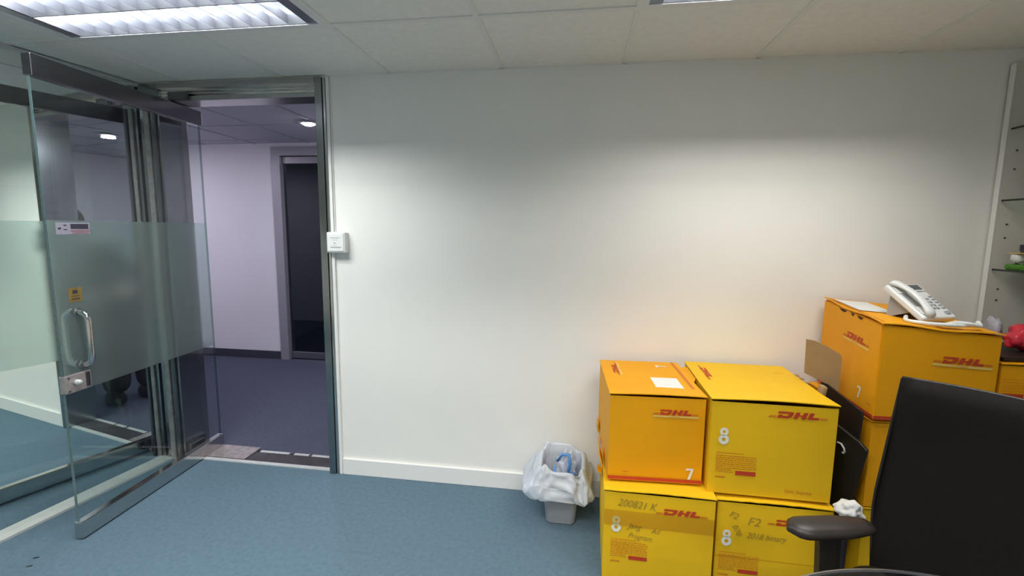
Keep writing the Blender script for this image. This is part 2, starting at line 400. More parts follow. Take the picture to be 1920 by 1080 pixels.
# corridor beyond the opening
HZ = 2.30; YH = 4.56; HX0, HX1 = -5.2, 1.45
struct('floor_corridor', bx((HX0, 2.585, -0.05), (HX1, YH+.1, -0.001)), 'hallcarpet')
bm = nb(); add_box(bm, (HX0, YH, 0), (-3.215, YH+.1, HZ+.1)); add_box(bm, (-3.215, YH, 2.262), (-2.10, YH+.1, HZ+.1)); add_box(bm, (-2.10, YH, 0), (HX1, YH+.1, HZ+.1))
struct('wall_corridor_back', bm, 'hallwall')
struct('wall_corridor_right', bx((HX1, D+.175, 0), (HX1+.1, YH+.1, HZ+.1)), 'hallwall')
struct('wall_corridor_left', bx((HX0-.1, D+.175, 0), (HX0, YH+.1, HZ+.1)), 'hallwall')
struct('wall_corridor_near', bx((HX0, D+.02, 0), (-2.92, D+.175, HZ+.1)), 'hallwall')
bm = nb()
hx = [HX0]+[-4.6+.6*k for k in range(0, 11)]+[HX1]; hy = [D+.175, 3.16, 3.76, 4.36, YH+.1]
for i in range(len(hx)-1):
    for j in range(len(hy)-1):
        bm.faces.new([bm.verts.new(v) for v in ((hx[i], hy[j], HZ+.005), (hx[i+1], hy[j], HZ+.005), (hx[i+1], hy[j+1], HZ+.005), (hx[i], hy[j+1], HZ+.005))])
for x in hx[1:-1]: add_box(bm, (x-.01, D+.175, HZ), (x+.01, YH+.1, HZ+.004), mi=1)
for y in hy[1:-1]: add_box(bm, (HX0, y-.01, HZ-.0005), (HX1, y+.01, HZ+.004), mi=1)
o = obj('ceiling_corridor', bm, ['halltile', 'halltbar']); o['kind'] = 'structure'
bm = nb(); add_box(bm, (HX0, YH-.012, 0), (-3.215, YH, 0.085)); add_box(bm, (-2.10, YH-.012, 0), (HX1, YH, 0.085))
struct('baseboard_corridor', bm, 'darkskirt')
# glass door of the room across the corridor
fr = thing('door_2', 'x', 'door', (-3.215, YH, 0)); del fr['category']; del fr['label']; fr['kind'] = 'structure'
bm = nb(); add_box(bm, (0, -.02, 0), (0.095, .1, 2.262)); add_box(bm, (1.02, -.02, 0), (1.115, .1, 2.262)); add_box(bm, (0.095, -.02, 2.175), (1.02, .1, 2.262))
obj('door_frame', bm, 'frame', fr)
obj('door_pane', bx((0.105, .03, 0.085), (1.01, .042, 2.10)), 'darkglass', fr)
bm = nb(); add_box(bm, (0.105, .018, 0.01), (1.01, .054, 0.085), .003); add_box(bm, (0.105, .018, 2.10), (1.01, .054, 2.168), .003)
obj('door_rail', bm, 'satin', fr)
bm = nb()
for lo, hi in (((-3.7, YH+1.9, 0), (-1.6, YH+2.0, 2.4)), ((-3.8, YH+.1, 0), (-3.7, YH+2, 2.4)), ((-1.6, YH+.1, 0), (-1.5, YH+2, 2.4)), ((-3.8, YH+.1, 2.4), (-1.5, YH+2, 2.5))): add_box(bm, lo, hi)
struct('wall_far_room', bm, 'black')
area('far_room_fill', (-2.6, YH+1.2, 2.38), 1.0, .3, .9, (0.85, 0.95, 1.0))  # added dim fill that lightens the room behind the dark pane
struct('floor_far_room', bx((-3.7, YH+.1, -0.05), (-1.6, YH+1.9, 0)), 'hallcarpet')

# threshold of the opening
bm = nb(); add_box(bm, (-2.52, 2.42, -0.02), (-1.385, 2.448, 0.007), .001)
struct('trim_3', bm, 'whitemetal')
bm = nb(); add_box(bm, (-2.52, 2.448, -0.03), (-1.385, 2.562, 0.003)); struct('trim_4', bm, 'threshold')
bm = nb()
for a, b_ in ((-2.0, -1.80), (-1.765, -1.665), (-1.645, -1.395)): add_box(bm, (a, 2.562, -0.02), (b_, 2.585, 0.005), .001)
struct('trim_5', bm, 'whitemetal')
fs = thing('floor_spring', 'scuffed steel floor spring cover plate under the open glass door', 'floor spring', (-2.31, 2.455, 0.003))
obj('cover_plate', bx((0, 0, 0), (0.285, 0.155, 0.006), .0015), 'brushed', fs)
bm = nb(); add_lathe(bm, [(0.0, 0.0), (0.014, 0.0), (0.014, 0.004), (0.0, 0.005)], (0.02, 0.02, 0.005), 16); obj('pivot_cap', bm, 'satin', fs)

# steel door posts and header
def post(name, x0, x1, y0, y1, lab):
    t = thing(name, lab, 'door post', (x0, y0, 0))
    obj('post_body', bx((0, 0, 0), (x1-x0, y1-y0, 2.228), .002), 'poststeel', t)
    return t
pr = post('door_post', -1.423, -1.383, 2.395, 2.588, 'polished steel post on the right side of the doorway')
obj('stop_strip', bx((0.043, .004, 0), (0.057, .018, 2.225), .003), 'steel', pr)
obj('edge_cover', bx((0.060, .006, 0), (0.0775, .19, 2.225), .002), 'skirt', pr, label='white plastic edge strip')
bm = nb(); add_tube(bm, [(0.082, .016, 1.40), (0.082, .016, 2.22)], .003, 8); obj('cable', bm, 'skirt', pr, label='thin white cable')
pl = post('door_post', -2.50, -2.375, 2.40, 2.588, 'steel post in the corner between the mirror and the doorway')
obj('stop_strip', bx((0.085, -.012, 0), (0.105, -.001, 2.10), .003), 'darksteel', pl)
obj('foot_block', bx((0.126, .012, 0), (0.158, .11, .10), .003), 'darksteel', pl, label='dark block at the foot of the post, for a patch fitting and a dark reflection')  # dark steel also stands in for a dark reflection at the foot
obj('reveal_strip', bx((0.03, -.010, 0), (0.062, -.001, 2.10), .002), 'brushed', pl)
hd = thing('door_header', 'steel header with polished groove above the doorway', 'door header', (-2.374, 2.395, 2.127))
bm = nb(); add_box(bm, (0, 0, 0), (0.95, .13, .026), .002); add_box(bm, (0, 0, .070), (0.95, .13, .100), .002)
obj('header_frame', bm, 'satin', hd)
bm = nb(); add_box(bm, (0, .02, .0265), (0.95, .11, .0695)); add_box(bm, (0.0, .006, .036), (0.95, .0195, .042), .002); add_box(bm, (0.0, .010, .052), (0.95, .0195, .058), .002)
obj('header_channel', bm, 'steel', hd)
obj('top_pivot_bracket', bx((0.085, -.02, .002), (0.20, .0, .045), .003), 'darksteel', hd)

# exit switch on the post
sw = thing('exit_switch', 'small white square exit switch at the edge of the doorway', 'switch', (-1.372, D-.045, 1.30))
bm = nb(); add_box(bm, (0, 0, 0), (0.107, .045, .112), .006, seg=3); obj('switch_box', bm, 'phone', sw)
obj('switch_plate', bx((0.008, -.003, .008), (0.099, .001, .104), .003), 'skirt', sw)
f = Face((0.008, -.003, .008), (1, 0, 0), (0, 0, 1)); bm = nb()
f.rect(bm, .014, .072, .070, .0745); f.rect(bm, .014, .020, .078, .024); f.rect(bm, .026, .061, .058, .0625)
f.poly(bm, [(.034, .049), (.052, .045), (.034, .041), (.038, .045)]); f.rect(bm, .030, .031, .054, .032)
flat_obj('switch_marking', bm, 'phonegrey', sw)

# ---------------------------------------------------------------- light fittings
def light_fitting(x0, y0, col, power, lab):
    t = thing('ceiling_light', lab, 'ceiling light', (x0, y0, H), group='recessed louvre light fittings in the tiled ceiling')
    W_, L_ = 1.2, 0.6; bm = nb()
    add_box(bm, (.012, .012, .09), (W_-.012, L_-.012, .10)); add_box(bm, (.012, .012, -.001), (.03, L_-.012, .09)); add_box(bm, (W_-.03, .012, -.001), (W_-.012, L_-.012, .09))
    add_box(bm, (.03, .012, -.001), (W_-.03, .024, .09)); add_box(bm, (.03, L_-.024, -.001), (W_-.03, L_-.012, .09))
    obj('housing', bm, 'enamel', t)
    lanes = [.024+(L_-.048)/3*k for k in range(4)]
    bm = nb()
    for k, y in enumerate(lanes):      # V-shaped long reflectors
        if 0 < k < 3:
            add_prism(bm, [(.075, y-.003, .002), (.075, y+.003, .002), (.075, y+.022, .05), (.075, y-.022, .05)], (W_-.105-.045, 0, 0))
    add_prism(bm, [(.075, .025, .002), (.075, .027, .002), (.075, .045, .05), (.075, .025, .05)], (W_-.15, 0, 0))
    add_prism(bm, [(.075, L_-.025, .002), (.075, L_-.027, .002), (.075, L_-.045, .05), (.075, L_-.025, .05)], (W_-.15, 0, 0))
    obj('reflector', bm, 'alu', t)
    bm = nb(); n = 13
    for i in range(n+1):
        x = .078+(W_-.156)*i/n
        for k in range(3):
            y0_, y1_ = lanes[k]+.004, lanes[k+1]-.004
            add_prism(bm, [(x-.004, y0_, .036), (x+.004, y0_, .036), (x+.001, y0_, .003), (x-.001, y0_, .003)], (0, y1_-y0_, 0))
    lv = obj('louvre', bm, 'alu', t)
    obj('end_plate', bx((.031, .025, .002), (.072, L_-.025, .012)), 'alu', t); obj('end_plate', bx((W_-.072, .025, .002), (W_-.031, L_-.025, .012)), 'alu', t)
    for k in range(3):
        y = (lanes[k]+lanes[k+1])/2; bm = nb(); add_tube(bm, [(.09, y, .075), (W_-.09, y, .075)], .013, 12)
        o = obj('lamp_tube', bm, 'tube', t, smooth=True)
        area('lamp_light', ((W_)/2, y, .0595), W_-.2, .028, power, col, t)
    return t
f1 = LAMP['fixture1']; f2 = LAMP['fixture2']; f3 = LAMP['rear']
light_fitting(-2.215, 1.235, f1[1], f1[0], 'lit louvred ceiling light nearest the glass door')
light_fitting(0.185, 1.235, f2[1], f2[0], 'louvred ceiling light above the yellow boxes, cut by the top edge')
f4 = LAMP['middle']; light_fitting(-1.015, 0.035, f4[1], f4[0], 'added louvred ceiling light overhead, out of view, filling the centre of the back wall')  # unseen fitting added to brighten the wall between the two front lights
light_fitting(-2.215, -1.165, f3[1], f3[0], 'louvred ceiling light behind, on the mirror side')
light_fitting(0.185, -1.165, f3[1], f3[0], 'louvred ceiling light behind, on the shelf side')

def downlight(x, y, lab, pw):
    t = thing('downlight', lab, 'downlight', (x, y, HZ), group='round downlights in the corridor ceiling')
    bm = nb(); add_lathe(bm, [(.055, -.001), (.075, -.001), (.078, -.006), (.074, -.010), (.056, -.010)], seg=28); obj('rim', bm, 'enamel', t, smooth=True)
    bm = nb(); add_lathe(bm, [(0.0005, -.026), (.030, -.023), (.052, -.012), (.056, -.002), (0.0005, -.002)], seg=28)
    o = obj('lens', bm, 'lens', t)
    l = bpy.data.lights.new('down_lamp', 'AREA'); l.shape = 'DISK'; l.size = .11; l.energy = pw; l.color = HALL_COL
    lo = bpy.data.objects.new('down_lamp', l); C.objects.link(lo); lo.location = (0, 0, -.028); lo.parent = t
M['lens'] = mat('downlight_lens', (0.95, 0.93, 1.0), .4, emis=60)
downlight(-2.262, 3.70, 'bright round downlight in the corridor ceiling beside the steel post', HALL_W)
downlight(-4.3, 3.46, 'round downlight at the far left of the corridor ceiling', HALL_W)
downlight(-0.2, 3.46, 'round downlight in the corridor, seen only in the mirror', HALL_W*.8)
vt = thing('air_vent', 'flat slotted air vent in the corridor ceiling', 'vent', (-2.12, 2.90, HZ-.012))
obj('vent_frame', bx((0, 0, 0), (.75, .16, .012), .004), 'enamel', vt); bm = nb()
for k in range(3): add_box(bm, (.03, .03+.04*k, -.004), (.72, .045+.04*k, 0.0))
obj('vent_slot', bm, 'darksteel', vt)

# ---------------------------------------------------------------- open glass door
DA = Vector((-2.238, 1.668, 0)); DB = Vector((-2.31, 2.60, 0)); dd = (DB-DA).normalized()
ang = math.atan2(dd.y, dd.x)
# local frame: x along the leaf from leading edge to hinge edge, y = left of that (towards the mirror)
gd = thing('glass_door', 'open frameless glass door with a frosted band and steel rails', 'door', (DA.x, DA.y, 0), ang)
LW = 0.937; T = 0.012
obj('glass_pane', bx((0.0, -T/2, .075), (LW, T/2, 2.05)), 'glass', gd)
bm = nb(); add_box(bm, (-.0015, -T/2, .09), (0.0, T/2, 2.035)); obj('pane_edge', bm, 'glassedge', gd, label='dark green polished glass edge'); obj('pane_edge', bx((LW, -T/2, .09), (LW+.0015, T/2, 2.035)), 'paleedge', gd)
obj('frosted_film', bx((0.001, -T/2-.0012, .688), (LW-.001, -T/2-.0006, 1.455)), 'frost', gd, label='frosted band across the glass')
bm = nb(); add_box(bm, (-.004, -.020, .008), (LW+.006, .020, .086), .003); obj('bottom_rail', bm, 'steel', gd)
bm = nb(); add_box(bm, (-.004, -.020, 2.036), (LW+.006, .020, 2.123), .003); obj('top_rail', bm, 'railsteel', gd)
# D handles back to back
for sgn, nm in ((-1, 'pull_handle'), (1, 'pull_handle')):
    bm = nb(); x = .088; z0, z1 = .775, 1.075; dpt = .058*sgn; b0 = sgn*(T/2+.002)
    pts = [(x, b0, z1-.03)]
    for k in range(7):
        a = k/6*PI/2; pts.append((x, b0+(dpt-b0)*0.35+(dpt-b0)*.65*math.sin(a), z1-.03-.045*(1-math.cos(a))))
    for k in range(7):
        a = k/6*PI/2; pts.append((x, b0+(dpt-b0)*0.35+(dpt-b0)*.65*math.cos(a), z0+.03+.045*(1-math.sin(a))))
    pts.append((x, b0, z0+.03))
    add_tube(bm, pts, .0125, 14); h_ = obj(nm, bm, 'handlesteel' if 'handlesteel' in M else 'steel', gd, smooth=True)
    for z in (z1-.03, z0+.03):
        bm = nb(); add_tube(bm, [(x, sgn*(T/2+.0015), z), (x, sgn*(T/2+.008), z)], .019, 16); o = obj('rose', bm, 'satin', h_, smooth=False)
# patch lock
bm = nb(); add_box(bm, (-.004, -.016, .690), (.115, .016, .772), .004); lk = obj('patch_lock', bm, 'brushed', gd)
bm = nb(); add_tube(bm, [(.042, -.016, .735), (.042, -.032, .735)], .013, 16); bmesh.ops.create_uvsphere(bm, u_segments=16, v_segments=10, radius=.012, matrix=Matrix.Translation((.042, -.032, .735))); obj('lock_cylinder', bm, 'whitemetal', lk, smooth=True)
bm = nb()
for q in ((.012, .760), (.012, .702)): add_tube(bm, [(q[0], -.016, q[1]), (q[0], -.018, q[1])], .0045, 10)
obj('screw', bm, 'darksteel', lk)
obj('strike_slot', bx((.088, -.0185, .700), (.106, -.0165, .766), .002), 'darksteel', lk)
# stickers on the glass
F = Face((0, -T/2-.0014, 0), (1, 0, 0), (0, 0, 1), .0006)
bm = nb(); F.rect(bm, .034, 1.394, .185, 1.446, 1, 0); F.rect(bm, .098, 1.418, .178, 1.440, 2, 1); F.rect(bm, .098, 1.407, .182, 1.4115, 2, 2); F.rect(bm, .104, 1.398, .178, 1.402, 2, 2)
F.poly(bm, [(.040, 1.421), (.055, 1.425), (.058, 1.418), (.045, 1.415)], 2, 1); F.poly(bm, [(.064, 1.434), (.074, 1.437), (.084, 1.433), (.074, 1.430)], 2, 1); F.rect(bm, .066, 1.413, .082, 1.417, 2, 1)
flat_obj('notice_sticker', bm, ['stickerwhite', 'inkdark', 'redprint' if 'redprint' in M else 'red'], gd, 'pale notice sticker with dark and red lines')
bm = nb(); F.rect(bm, .058, 1.094, .117, 1.156, 1, 0); F.rect(bm, .076, 1.130, .098, 1.146, 2, 1); F.rect(bm, .070, 1.118, .105, 1.1205, 2, 1); F.rect(bm, .068, 1.104, .106, 1.109, 2, 1)
flat_obj('gold_sticker', bm, ['gold', 'inkdark'], gd, 'small gold square sticker')

# ---------------------------------------------------------------- cartons
def carton_body(w_, d_, h_, m, parent, bulge=.004):
    bm = nb(); r = bmesh.ops.create_grid(bm, x_segments=1, y_segments=1, size=.5); bmesh.ops.delete(bm, geom=bm.verts[:], context='VERTS')
    n = 8; t = .004
    def ring(z, k):
        pts = []
        for i in range(n): pts.append((w_*i/n, -k*math.sin(PI*i/n)))
        for i in range(n): pts.append((w_+k*math.sin(PI*i/n), d_*i/n))
        for i in range(n): pts.append((w_-w_*i/n, d_+k*math.sin(PI*i/n)))
        for i in range(n): pts.append((-k*math.sin(PI*i/n), d_-d_*i/n))
        return [bm.verts.new((a, b_, z)) for a, b_ in pts]
    rs = [ring(h_*j/6, bulge*math.sin(PI*j/6)) for j in range(7)]
    for A, B in zip(rs, rs[1:]):
        for k in range(len(A)): bm.faces.new((A[k], A[(k+1) % len(A)], B[(k+1) % len(A)], B[k]))
    bm.faces.new(list(reversed(rs[0])))      # open at the top, under the lid
    return obj('carton_body', bm, m, parent)
def carton_lid(w_, d_, h_, m, parent, tilt=0.006, over=.004, torn=False):
    """Top panel: a sheet whose front edge stands a little proud of the body, leaving a dark gap."""
    bm = nb(); n = 14; t = .0035; top = []; bot = []
    rnd = random.Random(int(w_*999+tilt*9999))
    for i in range(n+1):
        x = -over+(w_+2*over)*i/n; wob = tilt*(.35+.65*abs(math.sin(i/n*PI*.9)))*1.0
        row = []
        for j in range(3):
            y = (-over + (rnd.uniform(-.003, .002) if torn else 0)) if j == 0 else (d_*.25 if j == 1 else d_+over)
            z = h_+.0015+(wob if j == 0 else 0)
            row.append((x, y, z))
        top.append([bm.verts.new((a, b_, c_+t)) for a, b_, c_ in row]); bot.append([bm.verts.new(q) for q in row])
    for i in range(n):
        for j in range(2):
            bm.faces.new((top[i][j], top[i+1][j], top[i+1][j+1], top[i][j+1])); bm.faces.new((bot[i][j], bot[i][j+1], bot[i+1][j+1], bot[i+1][j]))
        bm.faces.new((top[i][0], bot[i][0], bot[i+1][0], top[i+1][0])); bm.faces.new((top[i][2], top[i+1][2], bot[i+1][2], bot[i][2]))
    for i in (0, n):
        for j in range(2): bm.faces.new((top[i][j], top[i][j+1], bot[i][j+1], bot[i][j]))
    return obj('carton_lid', bm, m, parent)
def carton(name_label, loc, rz, w_, d_, h_, m, tilt=.005, torn=False, bulge=.004, lid=True):
    t = thing('carton', name_label, 'cardboard box', loc, rz, 'yellow cartons stacked against the wall')
    carton_body(w_, d_, h_-(.010 if lid else 0), m, t, bulge)
    if lid: carton_lid(w_, d_, h_-.008, m, t, tilt, torn=torn)
    fr_ = Face((0, -bulge-.0006, 0), (1, 0, 0), (0, 0, 1)); lf = Face((-bulge-.0006, d_, 0), (0, -1, 0), (0, 0, 1)); tp_ = Face((0, 0, h_-.003+.0004), (1, 0, 0), (0, 1, 0))
    return t, fr_, lf, tp_

# C: lower left (8)
cC, fC, lC, tC = carton('yellow box marked 8 with brown tape and handwriting, on the floor beside the bin', (.125, 1.80, 0), R0 := math.radians(-1), .425, .54, .40, 'yellow', tilt=.006, torn=True, bulge=.006)
carrier_logo(fC.sub(.200, .318), .195, cC)
digit(fC.sub(.028, .222), '8', .098, cC)
print_block(fC.sub(.030, .112), .145, .072, cC)
def scrawl(face, s_, size, parent, **k):
    bm = nb(); text_into(bm, face, s_, size, **k); flat_obj('handwriting', bm, 'ink', parent)
scrawl(fC.sub(.050, .338, -.06), '200821 K', .045, cC, shear=.3, sx=.85); scrawl(fC.sub(.095, .245, -.08), 'Jang', .036, cC, shear=.4, sx=.85); scrawl(fC.sub(.185, .232, -.04), 'Ad', .032, cC, shear=.4, sx=.85); scrawl(fC.sub(.095, .205, -.1), 'Program', .032, cC, shear=.4, sx=.85)
bm = nb(); fC.rect(bm, -.001, .250, .427, .318, 1.8); flat_obj('packing_tape', bm, 'tape', cC, 'band of clear brown packing tape')
bm = nb(); add_prism(bm, [(-.004, .16, .405), (-.004, .27, .405), (-.020, .25, .47), (-.020, .18, .46)], (-.004, 0, 0)); add_prism(bm, [(-.012, .10, .405), (-.012, .14, .405), (-.03, .13, .43), (-.03, .09, .425)], (0, 0, .006)); obj('torn_flap', bm, 'orange', cC)
obj('handle_hole', bx((-.0125, .20, .33), (-.0115, .30, .36)), 'kraft', cC)
# D: lower right (8)
cD, fD, lD, tD = carton('yellow box marked 8, lower right of the front stack, behind the armrest', (.568, 1.825, 0), math.radians(-1), .418, .54, .385, 'yellow', tilt=.007, torn=True)
carrier_logo(fD.sub(.185, .300), .195, cD)
digit(fD.sub(.018, .192), '8', .098, cD)
print_block(fD.sub(.014, .085), .150, .072, cD)
scrawl(fD.sub(.040, .320, -.35), 'F2', .036, cD, shear=.2); scrawl(fD.sub(.110, .290, -.08), 'F2', .050, cD, shear=.2); scrawl(fD.sub(.110, .235, -.02), '2018 binary', .036, cD, shear=.4, sx=.85); scrawl(fD.sub(.055, .280, -1.1), '070', .032, cD, shear=.2)
bm = nb(); fD.rect(bm, -.001, .145, .427, .150, 1.8); flat_obj('tape_edge', bm, 'tape', cD)

# A: upper left (7)
hA = .372
cA, fA, lA, tA = carton('orange-yellow box marked 7 with a white label, on the left stack', (.138, 1.862, .408), math.radians(2.5), .376, .495, hA, 'orange', tilt=.007)
carrier_logo(fA.sub(.170, .292), .175, cA, cream=True)
digit(fA.sub(.312, .022), '7', .066, cA)
bm = nb(); fA.rect(bm, -.002, .006, .378, .020); flat_obj('red_band', bm, 'red', cA, 'red band around the foot of the box')
bm = nb(); fA.rect(bm, .058, .040, .082, .043); fA.rect(bm, .062, .030, .076, .031); flat_obj('small_print', bm, 'redfaint', cA)
bm = nb(); tA.rect(bm, .200, .050, .315, .235); flat_obj('paper_label', bm, 'label', cA, 'white paper label on the lid')
bm = nb(); tA.rect(bm, .346, -.002, .359, .497); flat_obj('lid_band', bm, 'redfaint', cA, 'red band across the lid')
carrier_logo(tA.sub(.070, .255, PI/2), .20, cA, cream=True)
digit(tA.sub(.31, .40, PI/2), '7', .07, cA)
bm = nb(); add_prism(bm, [(.381, .20, .358), (.381, .44, .358), (.404, .40, .372), (.404, .25, .364)], (0, 0, .004)); obj('side_flap', bm, 'orange', cA, label='bent side flap')
bm = nb(); add_box(bm, (-.012, .38, .03), (-.0065, .46, .075), .002); add_box(bm, (-.010, .30, -.0), (-.006, .36, .02)); obj('lower_flap', bm, 'orange', cA)

# B: upper right (8)
hB = .388
cB, fB, lB, tB = carton('large yellow box marked 8 with a plain lid, on the right of the front stack', (.528, 1.845, .400), math.radians(-1), .450, .535, hB, 'yellow', tilt=.011)
carrier_logo(fB.sub(.205, .330), .205, cB)
digit(fB.sub(.028, .205), '8', .098, cB)
print_block(fB.sub(.025, .088), .150, .075, cB)
bm = nb(); text_into(bm, fB.sub(.285, .028), 'DHL Express', .020, sx=.9); flat_obj('small_print', bm, 'redfaint', cB)
carrier_logo(tB.sub(.045, .470, -PI/2), .22, cB)
bm = nb(); tB.rect(bm, .36, .40, .40, .402); tB.rect(bm, .36, .41, .41, .412); flat_obj('lid_print', bm, 'redfaint', cB)
carrier_logo(lB.sub(.22, .30), .2, cB)
for y, l in ((.30, .022), (.335, .012), (.37, .028), (.42, .030)): obj('torn_tab', bx((.456, y, hB-.016), (.456+l, y+.026, hB-.012), .001), 'kraft', cB, label='torn brown cardboard tab')

# E: upper box of the right stack (7)
cE = thing('carton', 'orange-yellow box marked 7 carrying the white telephone', 'cardboard box', (1.128, 1.893, .722), math.radians(2.0), 'yellow cartons stacked against the wall')
bm = nb(); wE, dE = .412, .475
zz = {(0, 0): .372, (1, 0): .340, (0, 1): .400, (1, 1): .368}
vb = [bm.verts.new(v) for v in ((0, 0, 0), (wE, 0, 0), (wE+.02, dE, 0), (.04, dE, 0))]; vt_ = [bm.verts.new(v) for v in ((0, 0, zz[0, 0]), (wE, 0, zz[1, 0]), (wE+.02, dE, zz[1, 1]), (.04, dE, zz[0, 1]))]
for k in range(4): bm.faces.new((vb[k], vb[(k+1) % 4], vt_[(k+1) % 4], vt_[k]))
bm.faces.new(vt_); bm.faces.new(list(reversed(vb))); bmesh.ops.bevel(bm, geom=bm.edges[:], offset=.004, segments=2, affect='EDGES')
obj('carton_body', bm, 'orange', cE)
bm = nb(); n = 10; P_ = []
for i in range(n+1):
    row = []
    for j in range(n+1):
        a, b_ = i/n, j/n; z = .374+(.342-.374)*a+(.402-.374)*b_+.006+(.004*math.sin(a*9) if j == 0 else 0)+(.005*math.sin(b_*8) if i == 0 else 0)
        row.append(bm.verts.new((-.004+(wE+.008)*a+.04*b_*(1-a)+.02*a*b_, -.005+(dE+.006)*b_, z)))
    P_.append(row)
for i in range(n):
    for j in range(n): bm.faces.new((P_[i][j], P_[i+1][j], P_[i+1][j+1], P_[i][j+1]))
r = bmesh.ops.extrude_face_region(bm, geom=bm.faces[:]); bmesh.ops.translate(bm, vec=(0, 0, -.004), verts=[g for g in r['geom'] if isinstance(g, bmesh.types.BMVert)])
obj('carton_lid', bm, 'orange', cE)
fE = Face((0, -.001, 0), (1, 0, 0), (0, 0, 1)); lE = Face((.04, dE, 0), (-.04, -dE, 0), (0, 0, 1), .0012)
carrier_logo(fE.sub(.185, .238, -.06), .20, cE, cream=True)
carrier_logo(lE.sub(.20, .275, -.05), .20, cE, cream=True)
digit(lE.sub(.350, .05), '7', .066, cE)
bm = nb(); lE.rect(bm, 0, .004, dE, .018); fE.rect(bm, 0, .004, wE, .018); flat_obj('red_band', bm, 'red', cE, 'red band around the foot of the box')
bm = nb(); lE.rect(bm, .425, .050, .455, .053); flat_obj('small_print', bm, 'redfaint', cE)
tE = Face((0.004, 0, .3815), Vector((wE, 0, -.032)), Vector((.04, dE, .028)), .001)
bm = nb(); tE.rect(bm, .020, .215, .165, .44); flat_obj('paper_label', bm, 'label', cE, 'white paper label on the lid')
bm = nb(); tE.rect(bm, .006, .02, .014, .47); flat_obj('lid_band', bm, 'redfaint', cE)
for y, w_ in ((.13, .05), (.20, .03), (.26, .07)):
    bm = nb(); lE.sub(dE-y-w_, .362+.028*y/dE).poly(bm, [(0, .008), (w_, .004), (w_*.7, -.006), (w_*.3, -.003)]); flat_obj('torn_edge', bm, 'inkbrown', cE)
# F, G under E
cF, fF, lF, tF = carton('plain orange-yellow box in the middle of the right stack, behind the flat black cases', (1.135, 1.905, .362), math.radians(2), .40, .47, .355, 'orange', tilt=.002)
cG, fG, lG, tG = carton('plain yellow box at the foot of the right stack, behind the armrest post', (1.14, 1.905, 0), math.radians(2), .40, .47, .358, 'yellow', tilt=.003)
bm = nb(); fG.rect(bm, -.002, .315, .39, .318); flat_obj('tape_edge', bm, 'tape', cG)
# H at the far right
cH, fH, lH, tH = carton('orange box with a red printed notice, right of the box with the telephone', (1.555, 1.915, .60), 0, .258, .43, .365, 'orange', tilt=.002)
bm = nb(); rnd = random.Random(3)
for i in range(9): fH.rect(bm, .004, .215+.011*i, .255, .2165+.011*i)
fH.rect(bm, .006, .232, .075, .250, 1.8, 1); flat_obj('printed_notice', bm, ['redfaint', 'red'], cH)
bm = nb(); text_into(bm, fH.sub(.075, .115), '7', .10, bold=.01); flat_obj('size_number', bm, 'white', cH)
cI, fI, lI, tI = carton('orange box under the far right one, hidden behind the black chair', (1.555, 1.915, 0), 0, .258, .43, .597, 'orange', tilt=.0)

# cardboard sheet and scraps behind the boxes
def cam_plane(px, py, A, B):
    """Point on the upright plane through A and B (x, y) that lies behind pixel (px, py)."""
    d_ = fwd_ray(px, py); n_ = Vector((B[1]-A[1], -(B[0]-A[0]))); t = (A[0]*n_.x+A[1]*n_.y)/(d_.x*n_.x+d_.y*n_.y)
    return Vector((d_.x*t, d_.y*t, CAM_H+d_.z*t))
def fwd_ray(px, py): return fwd+r2*((px-960)/FPX)-u2*((py-540)/FPX)
cs = nb(); A_, B_ = (.93, 2.13), (1.10, 2.075)
add_prism(cs, [cam_plane(*q, A_, B_) for q in ((1512, 636), (1528, 639), (1552, 650), (1574, 663), (1579, 670), (1572, 738), (1550, 720), (1508, 699))], (.001, .004, 0))
tag(obj('cardboard_sheet', cs, 'kraft'), 'brown cardboard sheet standing upright against the box with the telephone', 'cardboard')
cs = nb(); add_box(cs, (.990, 1.995, .76), (1.012, 2.035, .812), .008, rot=Matrix.Rotation(.15, 3, 'Y'))
tag(obj('cardboard_scrap', cs, 'kraft'), 'small tan block poking up behind the lid of the large box', 'cardboard')
# black panels standing on edge in the gap
def gap_panel(label, pts, A_, B_, th, name='black_panel'):
    bm = nb(); add_prism(bm, [cam_plane(*q, A_, B_) for q in pts], th); bmesh.ops.bevel(bm, geom=bm.edges[:], offset=.002, segments=1, affect='EDGES')
    return obj(name, bm, 'blackplastic')
t = thing('black_case', 'tall flat black case standing on edge between the two stacks', 'case', (1.06, 2.0, 0))
def localise(o, t):
    o.parent = t; o.matrix_parent_inverse = Matrix.Translation(t.location).inverted()
o = gap_panel('', ((1540, 712), (1552, 722), (1616, 772), (1617, 778), (1608, 832), (1585, 960), (1560, 1040), (1528, 1000)), (1.020, 2.22), (1.095, 1.90), (.008, .002, 0), 'panel_board'); localise(o, t)
t2 = thing('black_case', 'shorter flat black case with a white cable end, in front of the taller one', 'case', (1.05, 1.9, 0))
o = gap_panel('', ((1568, 795), (1611, 829), (1625, 845), (1592, 945), (1578, 1020), (1556, 1010)), (1.005, 2.06), (1.090, 1.87), (.012, .004, 0), 'case_board'); localise(o, t2)
bm = nb(); q = [cam_plane(*s_, (1.000, 2.06), (1.085, 1.87)) for s_ in ((1570, 829), (1577, 832), (1582, 840), (1584, 848))]; add_tube(bm, q, .0035, 8)
o = obj('cable_end', bm, 'cloth', smooth=True, label='white cable end'); localise(o, t2)
bm = nb(); c0 = cam_plane(1581, 849, (.998, 2.06), (1.083, 1.87)); add_lathe(bm, [(.0005, -.005), (.005, -.004), (.006, 0), (.005, .004), (.0005, .005)], c0, 10); o = obj('plug', bm, 'phonegrey', smooth=True); localise(o, t2)

